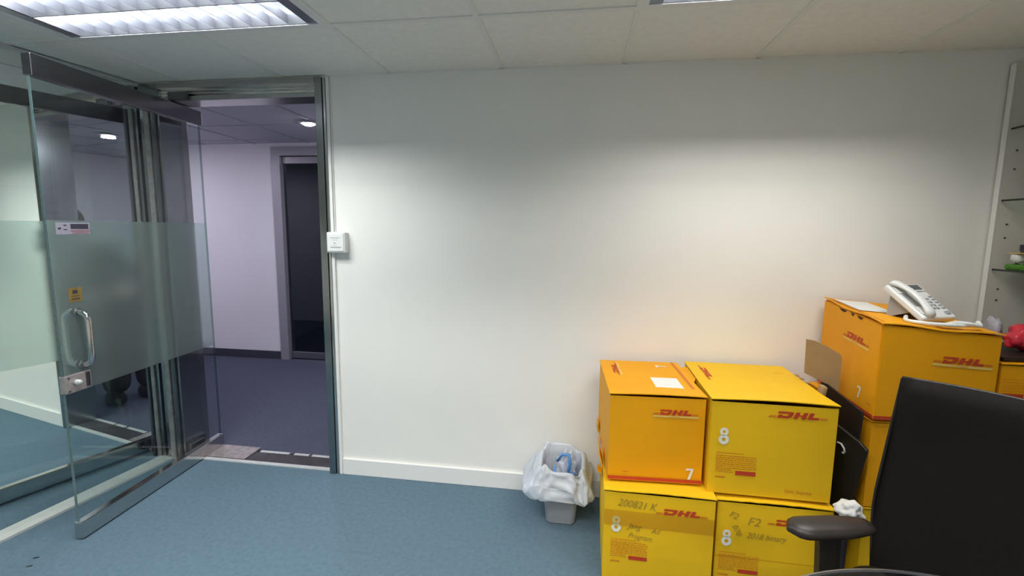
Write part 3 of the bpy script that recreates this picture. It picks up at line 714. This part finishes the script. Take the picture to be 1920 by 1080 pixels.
# crumpled tissue wrapped on a thin dark post
pc = Vector((1.005, 1.775, 0))
tt = thing('umbrella', 'dark folded umbrella standing in the gap under the white tissue', 'umbrella', pc)
bm = nb(); add_tube(bm, [(0, 0, 0), (0, 0, .03), (.0, 0, .28), (.0, 0, .355)], [.006, .011, .012, .008], 12); obj('folded_canopy', bm, 'blackcloth', tt, smooth=True)
bm = nb(); add_tube(bm, [(0, 0, .355), (0, 0, .405)], .014, 12); obj('handle', bm, 'armblk', tt, smooth=True)
bm = nb(); bmesh.ops.create_icosphere(bm, subdivisions=4, radius=1)
rnd = random.Random(5); from mathutils import noise as mnoise
for v in list(bm.verts):
    c_ = v.co.copy(); k = 1+.38*mnoise.noise(c_*1.7+Vector((3, 1, 7)))+.16*mnoise.noise(c_*4.5)
    k += (-.55 if c_.z < -.2 and abs(c_.x) < .45 and c_.y < 0 else 0)
    v.co = Vector((c_.x*.045*k+(.020*max(0, -c_.z)*(1 if c_.x > 0 else .2)), c_.y*.035*k, c_.z*.036*k))
bmesh.ops.translate(bm, vec=pc+Vector((.005, -.005, .418)), verts=bm.verts)
tag(obj('crumpled_tissue', bm, 'cloth', smooth=True), 'crumpled white tissue just above the black armrest', 'tissue')

# ---------------------------------------------------------------- waste bin
BX, BY = -.062, 2.225
bn = thing('waste_bin', 'grey plastic waste bin on the carpet beside the boxes', 'bin', (BX, BY, 0))
def rrect(bm, hw, hd, z, seg=6, r=.03):
    vs = []
    for cx_, cy_, a0 in ((hw-r, hd-r, 0), (-hw+r, hd-r, PI/2), (-hw+r, -hd+r, PI), (hw-r, -hd+r, 1.5*PI)):
        for k in range(seg+1):
            a = a0+PI/2*k/seg; vs.append(bm.verts.new((cx_+r*math.cos(a), cy_+r*math.sin(a), z)))
    return vs
def loft(bm, rings, cap0=True, cap1=False):
    for A, B in zip(rings, rings[1:]):
        for k in range(len(A)): bm.faces.new((A[k], A[(k+1) % len(A)], B[(k+1) % len(A)], B[k]))
    if cap0: bm.faces.new(list(reversed(rings[0])))
    if cap1: bm.faces.new(rings[-1])
bm = nb(); loft(bm, [rrect(bm, .066, .088, 0), rrect(bm, .072, .094, .008), rrect(bm, .096, .118, .258), rrect(bm, .101, .123, .264), rrect(bm, .101, .123, .270), rrect(bm, .093, .115, .270), rrect(bm, .069, .090, .012)], True, True)
obj('bin_body', bm, 'bin', bn, smooth=False)
# liner folded over the rim: outer skirt, rim, inner wall
bm = nb(); SEG = 150; rings = []
def lin(kind, k):
    a = 2*PI*k/SEG; c_, s_ = math.cos(a), math.sin(a)
    ex = 2/4.5
    return (math.copysign(abs(c_)**ex, c_), math.copysign(abs(s_)**ex, s_), a)
prof = [(-.030, .985, .02, 0), (-.02, 1.06, .12, 1), (-.01, 1.22, .24, .9), (.0, 1.46, .44, .85), (.02, 1.62, .66, .8), (.05, 1.56, .82, .7), (.085, 1.34, .93, .5), (.10, 1.10, 1.0, .3), (.10, 1.02, 1.0, .2), (.06, .93, .90, .2), (.0, .90, .6, .3), (-.1, .84, .3, .4), (-.2, .74, .1, .3)]
# explicit profile: (z, radius factor, folds)
prof = [(.140, 1.58, 1.0), (.150, 1.70, 1.0), (.180, 1.70, .95), (.212, 1.54, .9), (.243, 1.36, .8), (.272, 1.19, .6), (.290, 1.07, .35), (.294, 1.00, .25), (.286, .95, .3), (.255, .91, .5), (.22, .86, .8), (.15, .80, .8), (.08, .70, .6), (.035, .45, .4)]
pf = []
for i in range(len(prof)-1):
    for q_ in range(3): pf.append((i+q_/3, *[a+(b_-a)*q_/3 for a, b_ in zip(prof[i], prof[i+1])]))
pf.append((len(prof)-1, *prof[-1]))
for i, z, rf, fo in pf:
    rg = []
    for k in range(SEG):
        x, y, a = lin(0, k)
        left = max(0, -math.cos(a)); out = i < 7
        r_ = rf
        if out: r_ = 1+(rf-1)*(.50+.62*left+.15*math.sin(a*2+1)+.12*max(0, math.cos(a)))
        nz = mnoise.noise(Vector((math.cos(a)*2.6, math.sin(a)*2.6, i*.45)))+.6*mnoise.noise(Vector((math.cos(a)*7, math.sin(a)*7, i*.6+4)))+.9*(.25-abs(mnoise.noise(Vector((math.cos(a)*5+i*.35, math.sin(a)*5-i*.2, i*.5+11)))))
        r_ += (.16 if out else .07)*fo*nz
        rid = lambda p_: 1-abs(mnoise.noise(p_))*2.2
        P3 = Vector((math.cos(a)*3.1+z*6, math.sin(a)*3.1-z*9, z*22+a*.6))
        r_ += (.050 if out else .02)*rid(P3)+(.028 if out else .012)*rid(P3*2.3+Vector((5, 1, 2)))-.03
        if out and y > .8: r_ = min(r_, 1.16)
        zz_ = z+(.030*mnoise.noise(Vector((math.cos(a)*1.8+9, math.sin(a)*1.8, 0)))*(1 if z > .16 else 0))
        if 5 <= i <= 9: zz_ += .022*max(0, math.sin(a))-.010*max(0, math.cos(a-1.0))+.010*math.cos(a*3+.5)
        if i < 3: zz_ += .03*(math.cos(a-.6) < -.3)*0 + .018*math.sin(a*2)+.02*max(0, math.cos(a+1.2))
        rg.append(bm.verts.new((x*.104*r_, y*.126*min(r_, 1.50), zz_)))
    rings.append(rg)
loft(bm, rings, False, True)
lo_ = obj('bin_liner', bm, 'liner', bn, smooth=True, label='white plastic bag folded out over the rim')
sb = lo_.modifiers.new('s', 'SUBSURF'); sb.levels = 1; sb.render_levels = 1
# crumpled blue and white plastic inside the bin
bm = nb(); bmesh.ops.create_icosphere(bm, subdivisions=4, radius=1)
for v in bm.verts:
    c_ = v.co.copy(); k = 1+.5*mnoise.noise(c_*2.1)+.2*mnoise.noise(c_*6); v.co = Vector((c_.x*.045*k, c_.y*.03*k, c_.z*.085*k))
bmesh.ops.translate(bm, vec=(BX+.02, BY+.045, .225), verts=bm.verts)
tag(obj('plastic_wrapper', bm, 'bluewrap' if 'bluewrap' in M else 'liner', smooth=True), 'pale plastic wrapper crumpled inside the waste bin', 'wrapper')
bm = nb()
add_tube(bm, [(BX-.025, BY+.03, 0.265), (BX+.0, BY+.015, 0.310), (BX+.035, BY+.01, 0.313), (BX+.040, BY+.005, 0.265), (BX+.030, BY, 0.205)], [.006, .008, .008, .009, .006], 6)
add_tube(bm, [(BX-.04, BY+.03, 0.235), (BX-.03, BY+.02, 0.175), (BX-.01, BY+.01, 0.135)], [.004, .009, .006], 6)
add_box(bm, (BX+.028, BY-.008, .190), (BX+.062, BY+.022, .220), .008)
tag(obj('blue_wrapper', bm, 'bluebag', smooth=True), 'bright blue plastic strap inside the waste bin', 'wrapper')

# ---------------------------------------------------------------- office chair
ch = thing('office_chair', 'black office chair with a tall mesh back at the right edge', 'chair', (.72, 1.02, 0))
co = Vector((.72, 1.02, 0))
bd = Vector((.54, -.84, 0)).normalized(); nf = Vector((-.84, -.54, 0)).normalized()   # along the back, and forward
E0 = Vector((.905, 1.432, 0))-co
bm = nb(); NU, NV = 16, 14; rowsf = []; rowsb = []
for i in range(NU+1):
    u = i/NU; rf_, rb_ = [], []
    for j in range(NV+1):
        v = j/NV; top = 1.022+.010*math.sin(PI*min(1, u*1.0))-.0*u
        zlo = .42; z = zlo+(top-zlo)*v
        # narrower towards the foot of the back
        ww = .50; inset = -.024*min(1, (1-v)/.6)+.02*max(0, (.3-v)/.3)
        s_ = inset+(ww-2*inset)*u
        bow = .035*(1-(2*u-1)**2)+.012*math.sin(PI*v)
        recl = -.04*(v-.3)
        edge = min(1, min(u, 1-u)*14, (1-v)*12+.0 if v > .5 else 1, 1)
        th = .012+.022*math.sqrt(max(0, min(1, edge)))
        base = E0+bd*s_-nf*(bow*.8)+nf*recl
        rf_.append(bm.verts.new(base+nf*th*.55+Vector((0, 0, z)))); rb_.append(bm.verts.new(base-nf*th*.55+Vector((0, 0, z))))
    rowsf.append(rf_); rowsb.append(rb_)
for i in range(NU):
    for j in range(NV):
        bm.faces.new((rowsf[i][j], rowsf[i+1][j], rowsf[i+1][j+1], rowsf[i][j+1])); bm.faces.new((rowsb[i][j], rowsb[i][j+1], rowsb[i+1][j+1], rowsb[i+1][j]))
    bm.faces.new((rowsf[i][0], rowsb[i][0], rowsb[i+1][0], rowsf[i+1][0])); bm.faces.new((rowsf[i][NV], rowsf[i+1][NV], rowsb[i+1][NV], rowsb[i][NV]))
for j in range(NV):
    bm.faces.new((rowsf[0][j], rowsf[0][j+1], rowsb[0][j+1], rowsb[0][j])); bm.faces.new((rowsf[NU][j], rowsb[NU][j], rowsb[NU][j+1], rowsf[NU][j+1]))
bk = obj('backrest', bm, 'chairblk', ch, smooth=True)
bm = nb(); add_tube(bm, [tuple(rowp) for rowp in [E0+bd*.0+nf*(-.04*((k/12)-.3))+bd*(-.024*min(1, (1-k/12)/.6)+.02*max(0, (.3-k/12)/.3))+Vector((0, 0, .42+.600*k/12)) for k in range(13)]]+[], .004, 8)
add_tube(bm, [E0+bd*(.5*k/16)-nf*(.028*(1-(2*k/16-1)**2))-nf*.028+Vector((0, 0, 1.022+.010*math.sin(PI*k/16))) for k in range(17)], .005, 8)
obj('piping', bm, 'blackplastic', ch, smooth=True)
# seat
sc_ = E0+bd*.25+nf*.26; Rm = Matrix((( -bd.x, nf.x, 0), (-bd.y, nf.y, 0), (0, 0, 1)))
bm = nb(); loft(bm, [rrect(bm, .20, .20, -.03, r=.08), rrect(bm, .245, .235, -.015, r=.09), rrect(bm, .25, .24, .015, r=.09), rrect(bm, .22, .21, .035, r=.09)], True, True)
bmesh.ops.rotate(bm, cent=(0, 0, 0), matrix=Rm, verts=bm.verts); bmesh.ops.translate(bm, vec=sc_+Vector((0, 0, .455)), verts=bm.verts)
obj('seat', bm, 'chairblk', ch, smooth=True)
# armrests
def armrest(tip, root, z, post_at):
    d_ = (root-tip); L_ = d_.length; a = math.atan2(d_.y, d_.x); bm = nb(); rings = []
    n = 12
    for i in range(n+1):
        t = i/n; x = L_*t; k = math.sqrt(max(0, 1-(1-min(1, t/.22))**2)) if t < .22 else (1-.35*max(0, (t-.62)/.38)**1.3)
        k = max(k, .12); hw, hh = .042*k, .021*max(.35, k)
        rings.append([bm.verts.new((x, hw*math.cos(2*PI*q/16), hh*math.copysign(abs(math.sin(2*PI*q/16))**.8, math.sin(2*PI*q/16)))) for q in range(16)])
    loft(bm, rings, True, True); bmesh.ops.rotate(bm, cent=(0, 0, 0), matrix=Matrix.Rotation(a, 3, 'Z'), verts=bm.verts); bmesh.ops.translate(bm, vec=Vector((tip.x, tip.y, z)), verts=bm.verts)
    p_ = obj('armrest', bm, 'armblk', ch, smooth=True)
    bm = nb(); q = tip+d_*post_at; rings = []
    for z_, w_, o_ in ((z-.018, .028, 0), (z-.06, .026, .004), (z-.18, .024, .010), (z-.215, .022, .016)):
        rings.append([bm.verts.new((q.x+o_+w_*sx_, q.y+.6*o_+.014*sy2, z_)) for sx_, sy2 in ((-1, -1), (-.5, -1.3), (.5, -1.3), (1, -1), (1, 1), (-1, 1))])
    loft(bm, rings, True, True)
    s2 = sc_+Vector((0, 0, .425)); e = Vector((q.x+.016, q.y+.01, z-.205)); side = s2+(Vector((e.x, e.y, s2.z))-s2)*.75; add_tube(bm, [e, Vector((e.x, e.y, .45)), Vector((e.x+.01, e.y, .43)), side], .014, 8)
    obj('arm_post', bm, 'blackplastic', ch)
tipL = Vector((.575, 1.262, 0))-co; rootL = Vector((.800, 1.309, 0))-co
armrest(tipL, rootL, .640, .50)
near = E0+bd*.52; armrest(near+nf*.30, near+nf*.03, .652, .45)
bm = nb(); add_tube(bm, [sc_+Vector((0, 0, z)) for z in (.44, .33, .33, .10)], [.03, .03, .022, .022], 14); add_lathe(bm, [(.0005, .06), (.035, .06), (.035, .11), (.0005, .115)], tuple(sc_), 16); obj('gas_column', bm, 'blackplastic', ch)
bm = nb(); e1 = E0+bd*.25; add_tube(bm, [sc_+Vector((0, 0, .425)), e1+nf*.05+Vector((0, 0, .42)), e1-nf*.05+Vector((0, 0, .46)), e1-nf*.047+Vector((0, 0, .70))], .02, 8); obj('back_bar', bm, 'blackplastic', ch)
for k in range(5):
    a = k*2*PI/5+.4; bm = nb(); e = sc_+Vector((math.cos(a)*.29, math.sin(a)*.29, .055)); add_tube(bm, [sc_+Vector((0, 0, .085)), e+Vector((0, 0, .01))], [.022, .014], 8)
    lg = obj('base_leg', bm, 'blackplastic', ch)
    bm = nb(); tdir = Vector((-math.sin(a), math.cos(a), 0)); cc = sc_+Vector((math.cos(a)*.29, math.sin(a)*.29, .028)); add_tube(bm, [cc-tdir*.022, cc-tdir*.006], .027, 14); add_tube(bm, [cc+tdir*.006, cc+tdir*.022], .027, 14); add_tube(bm, [cc-tdir*.006, cc+tdir*.006], .012, 10); obj('caster', bm, 'blackplastic', lg)

# round glass table at the lower edge
gt = thing('glass_table', 'round glass-topped table in the foreground at the bottom edge', 'table', (.702, .512, 0))
bm = nb(); Rt = .512; add_lathe(bm, [(Rt-.004, .708), (Rt, .711), (Rt, .717), (Rt-.004, .720)], seg=96); obj('table_top', bm, 'tableglass', gt, smooth=False)
bm = nb(); add_tube(bm, [(math.cos(2*PI*k/96)*Rt, math.sin(2*PI*k/96)*Rt, .714) for k in range(96)], .004, 6, closed=True); obj('table_rim', bm, 'rimgrey' if 'rimgrey' in M else 'satin', gt, smooth=True)
bm = nb(); add_lathe(bm, [(.0005, 0), (.24, 0), (.24, .015), (.05, .03), (.0005, .03)], seg=40); obj('table_base', bm, 'satin', gt)
bm = nb(); add_lathe(bm, [(.03, .03), (.03, .69), (.09, .70), (.09, .707), (.0005, .707)], seg=24); obj('table_column', bm, 'steel', gt)

# ---------------------------------------------------------------- telephone on the right stack
ph = thing('desk_telephone', 'white corded desk telephone tilted on the orange box', 'telephone', (1.325, 1.990, 1.092))
a_ = math.radians(68); dn = Vector((math.cos(a_), -math.sin(a_), 0)); ac = Vector((math.sin(a_), math.cos(a_), 0)); tl = math.radians(35)
ux = ac; uy = (-dn*math.cos(tl)+Vector((0, 0, math.sin(tl)))).normalized(); uz = ux.cross(uy)
RP = Matrix((ux, uy, uz)).transposed()
PO = Vector((-.035, -.040, .004))
def phobj(name, bm, m, parent, smooth=False, label=None):
    bmesh.ops.transform(bm, matrix=Matrix.Translation(PO) @ RP.to_4x4(), verts=bm.verts); return obj(name, bm, m, parent, smooth, label)
bm = nb(); add_box(bm, (0, 0, 0), (.165, .195, .026), .008, seg=3); body = phobj('phone_body', bm, 'phone', ph)
bm = nb(); add_box(bm, (.062, .145, .0262), (.155, .186, .031), .003); phobj('display_hood', bm, 'phone', ph)
bm = nb(); add_box(bm, (.070, .152, .0312), (.145, .180, .0325)); phobj('display', bm, 'screen', ph, label='dark grey display')
for rr_ in range(4):
    for cc_ in range(3):
        bm = nb(); add_box(bm, (.072+cc_*.020, .046+rr_*.017, .0262), (.086+cc_*.020, .056+rr_*.017, .0295), .002); phobj('key', bm, 'phonegrey' if (rr_ == 0) else 'keygrey' if 'keygrey' in M else 'phonegrey', ph)
for rr_ in range(5):
    bm = nb(); add_box(bm, (.138, .046+rr_*.016, .0262), (.154, .054+rr_*.016, .0285), .002); phobj('memory_key', bm, 'phonegrey', ph)
bm = nb(); add_box(bm, (.125, .016, .0262), (.150, .030, .0295), .003); phobj('key', bm, 'phonegrey', ph)
for y in (.020, .135): bm = nb(); add_box(bm, (.010, y, .0262), (.052, y+.04, .030), .003); phobj('cradle', bm, 'phone', ph)
bm = nb(); add_box(bm, (.018, .065, .0262), (.044, .130, .0272)); phobj('cradle_well', bm, 'phonegrey', ph, label='dark hollow under the handset')
bm = nb(); rings = []
for i in range(17):
    t = i/16; y = .004+.192*t; arch = .034+.018*math.sin(PI*t); end = abs(2*t-1)**3
    hw = .017+.008*end; hh = .008+.009*end; k = 1 if 0 < i < 16 else .7
    rings.append([bm.verts.new((.031+hw*k*math.cos(2*PI*q/14), y, arch+.004-.004*end+hh*k*math.sin(2*PI*q/14))) for q in range(14)])
loft(bm, rings, True, True); phobj('handset', bm, 'phone', ph, smooth=True)
# stand under the upper half
bm = nb(); tb = PO+RP @ Vector((.02, .165, -.001)); tb2 = PO+RP @ Vector((.145, .165, -.001)); lowz = -.008
add_prism(bm, [tb, PO+RP @ Vector((.02, .06, -.001)), Vector((tb.x-.01, tb.y, 0))-Vector((0, 0, -.003)) ], tb2-tb)
obj('phone_stand', bm, 'phonegrey', ph)
# coiled / twisted cord in front
bm = nb(); pts = []; pA = Vector((-.065, -.035, .010)); pB = Vector((.145, -.085, .004))
n = 60
path = [Vector((-.055, .010, .020)), Vector((-.075, -.030, .012)), Vector((-.03, -.068, .009)), Vector((.04, -.078, .007)), Vector((.10, -.066, .005)), Vector((.148, -.050, .008)), Vector((.156, -.042, .016))]
def cr_(P, t):
    t = t*(len(P)-1); i = min(int(t), len(P)-2); t -= i
    p0, p1, p2, p3 = P[max(i-1, 0)], P[i], P[i+1], P[min(i+2, len(P)-1)]
    return .5*((2*p1)+(p2-p0)*t+(2*p0-5*p1+4*p2-p3)*t*t+(-p0+3*p1-3*p2+p3)*t**3)
add_tube(bm, [cr_(path, k/n) for k in range(n+1)], .0075, 8)
path2 = [Vector((.156, -.042, .016)), Vector((.150, -.062, .004)), Vector((.110, -.072, .012)), Vector((.070, -.062, .014)), Vector((.030, -.066, .006)), Vector((.0, -.045, .004))]
add_tube(bm, [cr_(path2, k/n) for k in range(n+1)], .0075, 8)
obj('cord', bm, 'phone', ph, smooth=True)

# ---------------------------------------------------------------- shelving on the right
bc = thing('shelf_unit', 'tall cream shelf unit with glass shelves at the right edge', 'shelves', (1.826, 1.0, 0))
obj('front_lipping', bx((-.006, 1.380, 0), (-.0005, 1.405, 2.165), .002), 'skirt', bc, label='pale front edge strip, coloured lighter for its lit edge')  # cream trim, paler than the panel to put light on its edge
bm = nb(); add_box(bm, (0, 1.383, 0), (.33, 1.405, 2.165), .002); obj('side_panel', bm, 'bookcase', bc)
bm = nb(); add_box(bm, (0, 0, 0), (.33, .04, 2.165), .002); obj('side_panel', bm, 'bookcase', bc)
bm = nb(); add_box(bm, (.331, 0, 0), (.345, 1.405, 2.165)); obj('back_panel', bm, 'bookcase', bc)
for z in (1.895, 1.588, 1.283):
    bm = nb(); add_box(bm, (.012, .043, z-.008), (.325, 1.381, z), .001); s_ = obj('glass_shelf', bm, 'shelfglass', bc)
    obj('shelf_edge', bx((.0105, .043, z-.008), (.012, 1.381, z)), 'blackedge' if 'blackedge' in M else 'glassedge', s_, label='dark front edge')
obj('desk_board', bx((.002, .043, .885), (.325, 1.357, .905), .002), 'blackplastic', bc, label='black lower shelf')
bm = nb()
for z in (1.80, 1.72, 1.48, 1.42, 1.19, 1.14, 1.06): 
    for x in (.045,): add_tube(bm, [(x, 1.3835, z), (x, 1.380, z)], .004, 8)
obj('pin_hole', bm, 'brown', bc)
# moss tray with white cups
SX, SY_, SZ = 1.838, 2.12, 1.283
mt = thing('moss_tray', 'green moss tray with white cups on the lowest glass shelf', 'ornament', (SX, SY_, SZ))
bm = nb(); add_box(bm, (.012, .0, 0), (.13, .22, .022), .006)
for v in bm.verts: v.co.z += (.008*mnoise.noise(v.co*60) if v.co.z > .01 else 0)
obj('moss', bm, 'green', mt)
bm = nb()
for i in range(60):
    q = Vector((rnd.uniform(.016, .126), rnd.uniform(.005, .215), .02)); add_tube(bm, [q, q+Vector((rnd.uniform(-.006, .006), rnd.uniform(-.006, .006), rnd.uniform(.008, .018)))], [.003, .001], 4)
obj('grass', bm, 'green', mt)
for (x, y), w_ in zip(((.035, .185), (.045, .115), (.04, .045)), ('nearest the cream side panel', 'in the middle of the row', 'farthest from the side panel')):
    c = thing('white_cup', 'small white cup in the green moss tray, '+w_, 'cup', (SX+x, SY_+y, SZ+.030), 0, 'white cups in the moss tray')
    bm = nb(); add_lathe(bm, [(.0005, 0), (.016, .002), (.025, .016), (.024, .032), (.018, .040), (.016, .038), (.020, .030), (.0005, .006)], seg=20); obj('cup_body', bm, 'phone', c, smooth=True)
mr = bx((SX+.012, SY_+.01, SZ+.0715), (SX+.075, SY_+.21, SZ+.0745), .001)
tag(obj('cream_tray', mr, 'cream'), 'thin cream tray lying across the white cups', 'tray')
for i, (x, y) in enumerate(((.04, .165), (.045, .08), (.05, .03))):
    c = thing('violet_glass', 'small violet drinking glass over the moss, '+('nearest the cream side panel', 'in the middle', 'farthest from the side panel')[i], 'glass', (SX+x, SY_+y, SZ+.0750), 0, 'violet glasses above the moss tray')
    bm = nb(); add_lathe(bm, [(.0005, 0), (.013, .0), (.018, .010), (.019, .034), (.017, .036), (.016, .012), (.0005, .004)], seg=20); obj('glass_body', bm, 'violet', c, smooth=True)
c = thing('pink_white_pot', 'white pot with brown lid and foot on the middle glass shelf', 'pot', (SX+.045, 2.245, 1.588))
bm = nb(); add_lathe(bm, [(.0005, 0), (.024, 0), (.028, .012), (.026, .022)], seg=20); obj('foot', bm, 'brown', c, smooth=True)
bm = nb(); add_lathe(bm, [(.026, .022), (.031, .05), (.029, .085), (.022, .10)], seg=20); obj('pot_body', bm, 'phone', c, smooth=True)
bm = nb(); add_lathe(bm, [(.024, .10), (.022, .112), (.008, .120), (.0005, .124)], seg=20); obj('lid', bm, 'brown', c, smooth=True)
def blob(name, m, loc, s, lab, cat, seed, amp=.45):
    bm = nb(); bmesh.ops.create_icosphere(bm, subdivisions=4, radius=1)
    for v in bm.verts:
        c_ = v.co.copy(); k = 1+amp*mnoise.noise(c_*1.6+Vector((seed, 0, 0)))+.12*mnoise.noise(c_*5+Vector((seed, 2, 0))); v.co = Vector((c_.x*s[0]*k, c_.y*s[1]*k, max(-s[2]*.95, c_.z*s[2]*k)))
    bmesh.ops.translate(bm, vec=Vector(loc)+Vector((0, 0, s[2]*.95)), verts=bm.verts)
    return tag(obj(name, bm, m, smooth=True), lab, cat)
bt = bx((1.572, 1.935, .966), (1.80, 2.30, .980), .004)
tag(obj('black_tray', bt, 'blackplastic'), 'flat black tray on top of the orange box at the right edge', 'tray')
blob('red_bag', 'redbag', (1.740, 2.06, .981), (.062, .055, .050), 'crumpled red plastic bag on the black tray at the right edge', 'bag', 4)
blob('grey_packet', 'greybag', (1.700, 2.16, .981), (.025, .035, .060), 'grey and white packet behind the red bag', 'packet', 9, .25)
blob('green_packet', 'green', (1.715, 1.965, .981), (.018, .012, .012), 'small green packet under the red bag', 'packet', 2, .2)

# ---------------------------------------------------------------- person in the corridor (seen in the mirror)
def skin_mesh(name, verts, edges, radii, m, parent, root=0, sub=2, label=None):
    me = bpy.data.meshes.new(name); me.from_pydata([lean(v) for v in verts], edges, []); me.materials.append(M[m])
    o = bpy.data.objects.new(name, me); C.objects.link(o); o.parent = parent
    s_ = o.modifiers.new('skin', 'SKIN'); s_.use_smooth_shade = True
    for i, r_ in enumerate(radii):
        me.skin_vertices[0].data[i].radius = r_ if isinstance(r_, tuple) else (r_, r_)
    me.skin_vertices[0].data[root].use_root = True
    ss = o.modifiers.new('sub', 'SUBSURF'); ss.levels = sub; ss.render_levels = sub
    if label: o['label'] = label
    return o
pe = thing('person', 'person in black clothes standing in the corridor, seen in the mirror', 'person', (-1.24, 2.93, 0), math.radians(100))
PR = math.radians(100)
def lean(v):
    k = max(0, v[2]-.75)/.8; wx, wy = .36*k, -.15*k
    return (v[0]+wx*math.cos(PR)+wy*math.sin(PR), v[1]-wx*math.sin(PR)+wy*math.cos(PR), v[2]*.945)
V = [(0, 0, .90), (0, 0, 1.02), (0, -.005, 1.18), (0, .0, 1.32), (0, .005, 1.385), (0, -.005, 1.43), (0, -.01, 1.50), (0, -.012, 1.575)]
Rr = [(.135, .10), (.12, .085), (.135, .10), (.12, .085), .045, .05, (.075, .09), (.06, .07)]
E_ = [(i, i+1) for i in range(7)]
def add(v, r_, fr_): V.append(v); Rr.append(r_); E_.append((fr_, len(V)-1)); return len(V)-1
for s_ in (-1, 1):
    hip = add((s_*.085, 0, .84), .085, 0); kn = add((s_*.10, -.01, .46), .055, hip); an = add((s_*.11, .02, .09), .032, kn); toe = add((s_*.112, -.07, .045), (.020, .018), an)
    sh = add((s_*.16, 0, 1.32), .05, 3); el = add((s_*.21, .02, 1.05), .038, sh); wr = add((s_*.20, -.06, .82), .025, el); pa = add((s_*.20, -.085, .76), (.014, .036), wr)
    for k, (l, dx) in enumerate(((.07, .0), (.078, .0), (.073, .0), (.06, .0))):
        b0_ = add((s_*.20, -.115+.022*k, .735), .009, pa); b1_ = add((s_*.197, -.120+.022*k, .735-l*.55), .0085, b0_); add((s_*.190, -.118+.022*k, .735-l), .0075, b1_)
    th0 = add((s_*.195, -.125, .775), .010, pa); add((s_*.188, -.145, .745), .009, th0)
skin_mesh('body', V, E_, Rr, 'skin', pe)
tv = [(0, 0, .93), (0, 0, .86)]; te = [(0, 1)]; trr = [(.142, .108), (.13, .10)]
for s_ in (-1, 1):
    k = len(tv); tv += [(s_*.090, 0, .80), (s_*.105, -.01, .46), (s_*.112, .010, .085)]; te += [(1, k), (k, k+1), (k+1, k+2)]; trr += [.105, .10, .098]
skin_mesh('trousers', tv, te, trr, 'blackcloth', pe)
tv = [(0, 0, .88), (0, 0, 1.02), (0, -.005, 1.18), (0, 0, 1.31), (0, .005, 1.365)]; te = [(i, i+1) for i in range(4)]; trr = [(.15, .115), (.135, .10), (.15, .112), (.135, .098), .06]
for s_ in (-1, 1):
    k = len(tv); tv += [(s_*.16, 0, 1.32), (s_*.21, .02, 1.05), (s_*.20, -.055, .84)]; te += [(3, k), (k, k+1), (k+1, k+2)]; trr += [.06, .048, .036]
skin_mesh('jacket', tv, te, trr, 'blackcloth', pe)
for s_ in (-1, 1):
    bm = nb(); bmesh.ops.create_icosphere(bm, subdivisions=3, radius=1)
    for v in bm.verts: v.co = Vector((v.co.x*.058, v.co.y*.145, max(-.033, v.co.z*.078)+(.015 if v.co.y > .3 else 0)))
    bmesh.ops.translate(bm, vec=(s_*.112, -.045, .033), verts=bm.verts); obj('shoe', bm, 'blackcloth', pe, smooth=True)
bm = nb(); bmesh.ops.create_icosphere(bm, subdivisions=4, radius=1)
for v in bm.verts:
    c_ = v.co; v.co = Vector((c_.x*.090, c_.y*.108 if c_.y > -.35 else -.35*.108-.02, c_.z*.115+(-.05*max(0, c_.y) if c_.z < 0 else 0)))
bmesh.ops.translate(bm, vec=lean((0, .012, 1.555)), verts=bm.verts); obj('hair', bm, 'hair', pe, smooth=True)
bm = nb()
for s_ in (-1, 1): bmesh.ops.create_uvsphere(bm, u_segments=10, v_segments=8, radius=.011, matrix=Matrix.Translation(lean((s_*.030, -.088, 1.535))))
obj('eye', bm, 'hair', pe, smooth=True)
bm = nb(); add_tube(bm, [lean(q) for q in ((0, -.092, 1.535), (0, -.108, 1.505), (0, -.098, 1.495))], [.006, .012, .008], 8); obj('nose', bm, 'skin', pe, smooth=True)
bm = nb(); add_tube(bm, [lean(q) for q in ((-.022, -.090, 1.468), (0, -.098, 1.470), (.022, -.090, 1.468))], [.003, .006, .003], 8); obj('mouth', bm, 'redbag', pe, smooth=True)

# two tiny dark scraps on the carpet by the mirror
for (px_, py_), lb in (((68, 1046), 'tiny dark scrap on the carpet, nearer the mirror strip'), ((55, 1062), 'tiny dark scrap on the carpet, nearest the lower left corner')):
    d_ = fwd_ray(px_, py_); t_ = -CAM_H/d_.z; bm = nb(); add_box(bm, (-.010, -.003, 0), (.010, .003, .003), .001, rot=Matrix.Rotation(.5, 3, 'Z')); bmesh.ops.translate(bm, vec=(d_.x*t_, d_.y*t_, 0), verts=bm.verts)
    tag(obj('carpet_scrap', bm, 'blackplastic'), lb, 'scrap', 'dark scraps on the carpet')
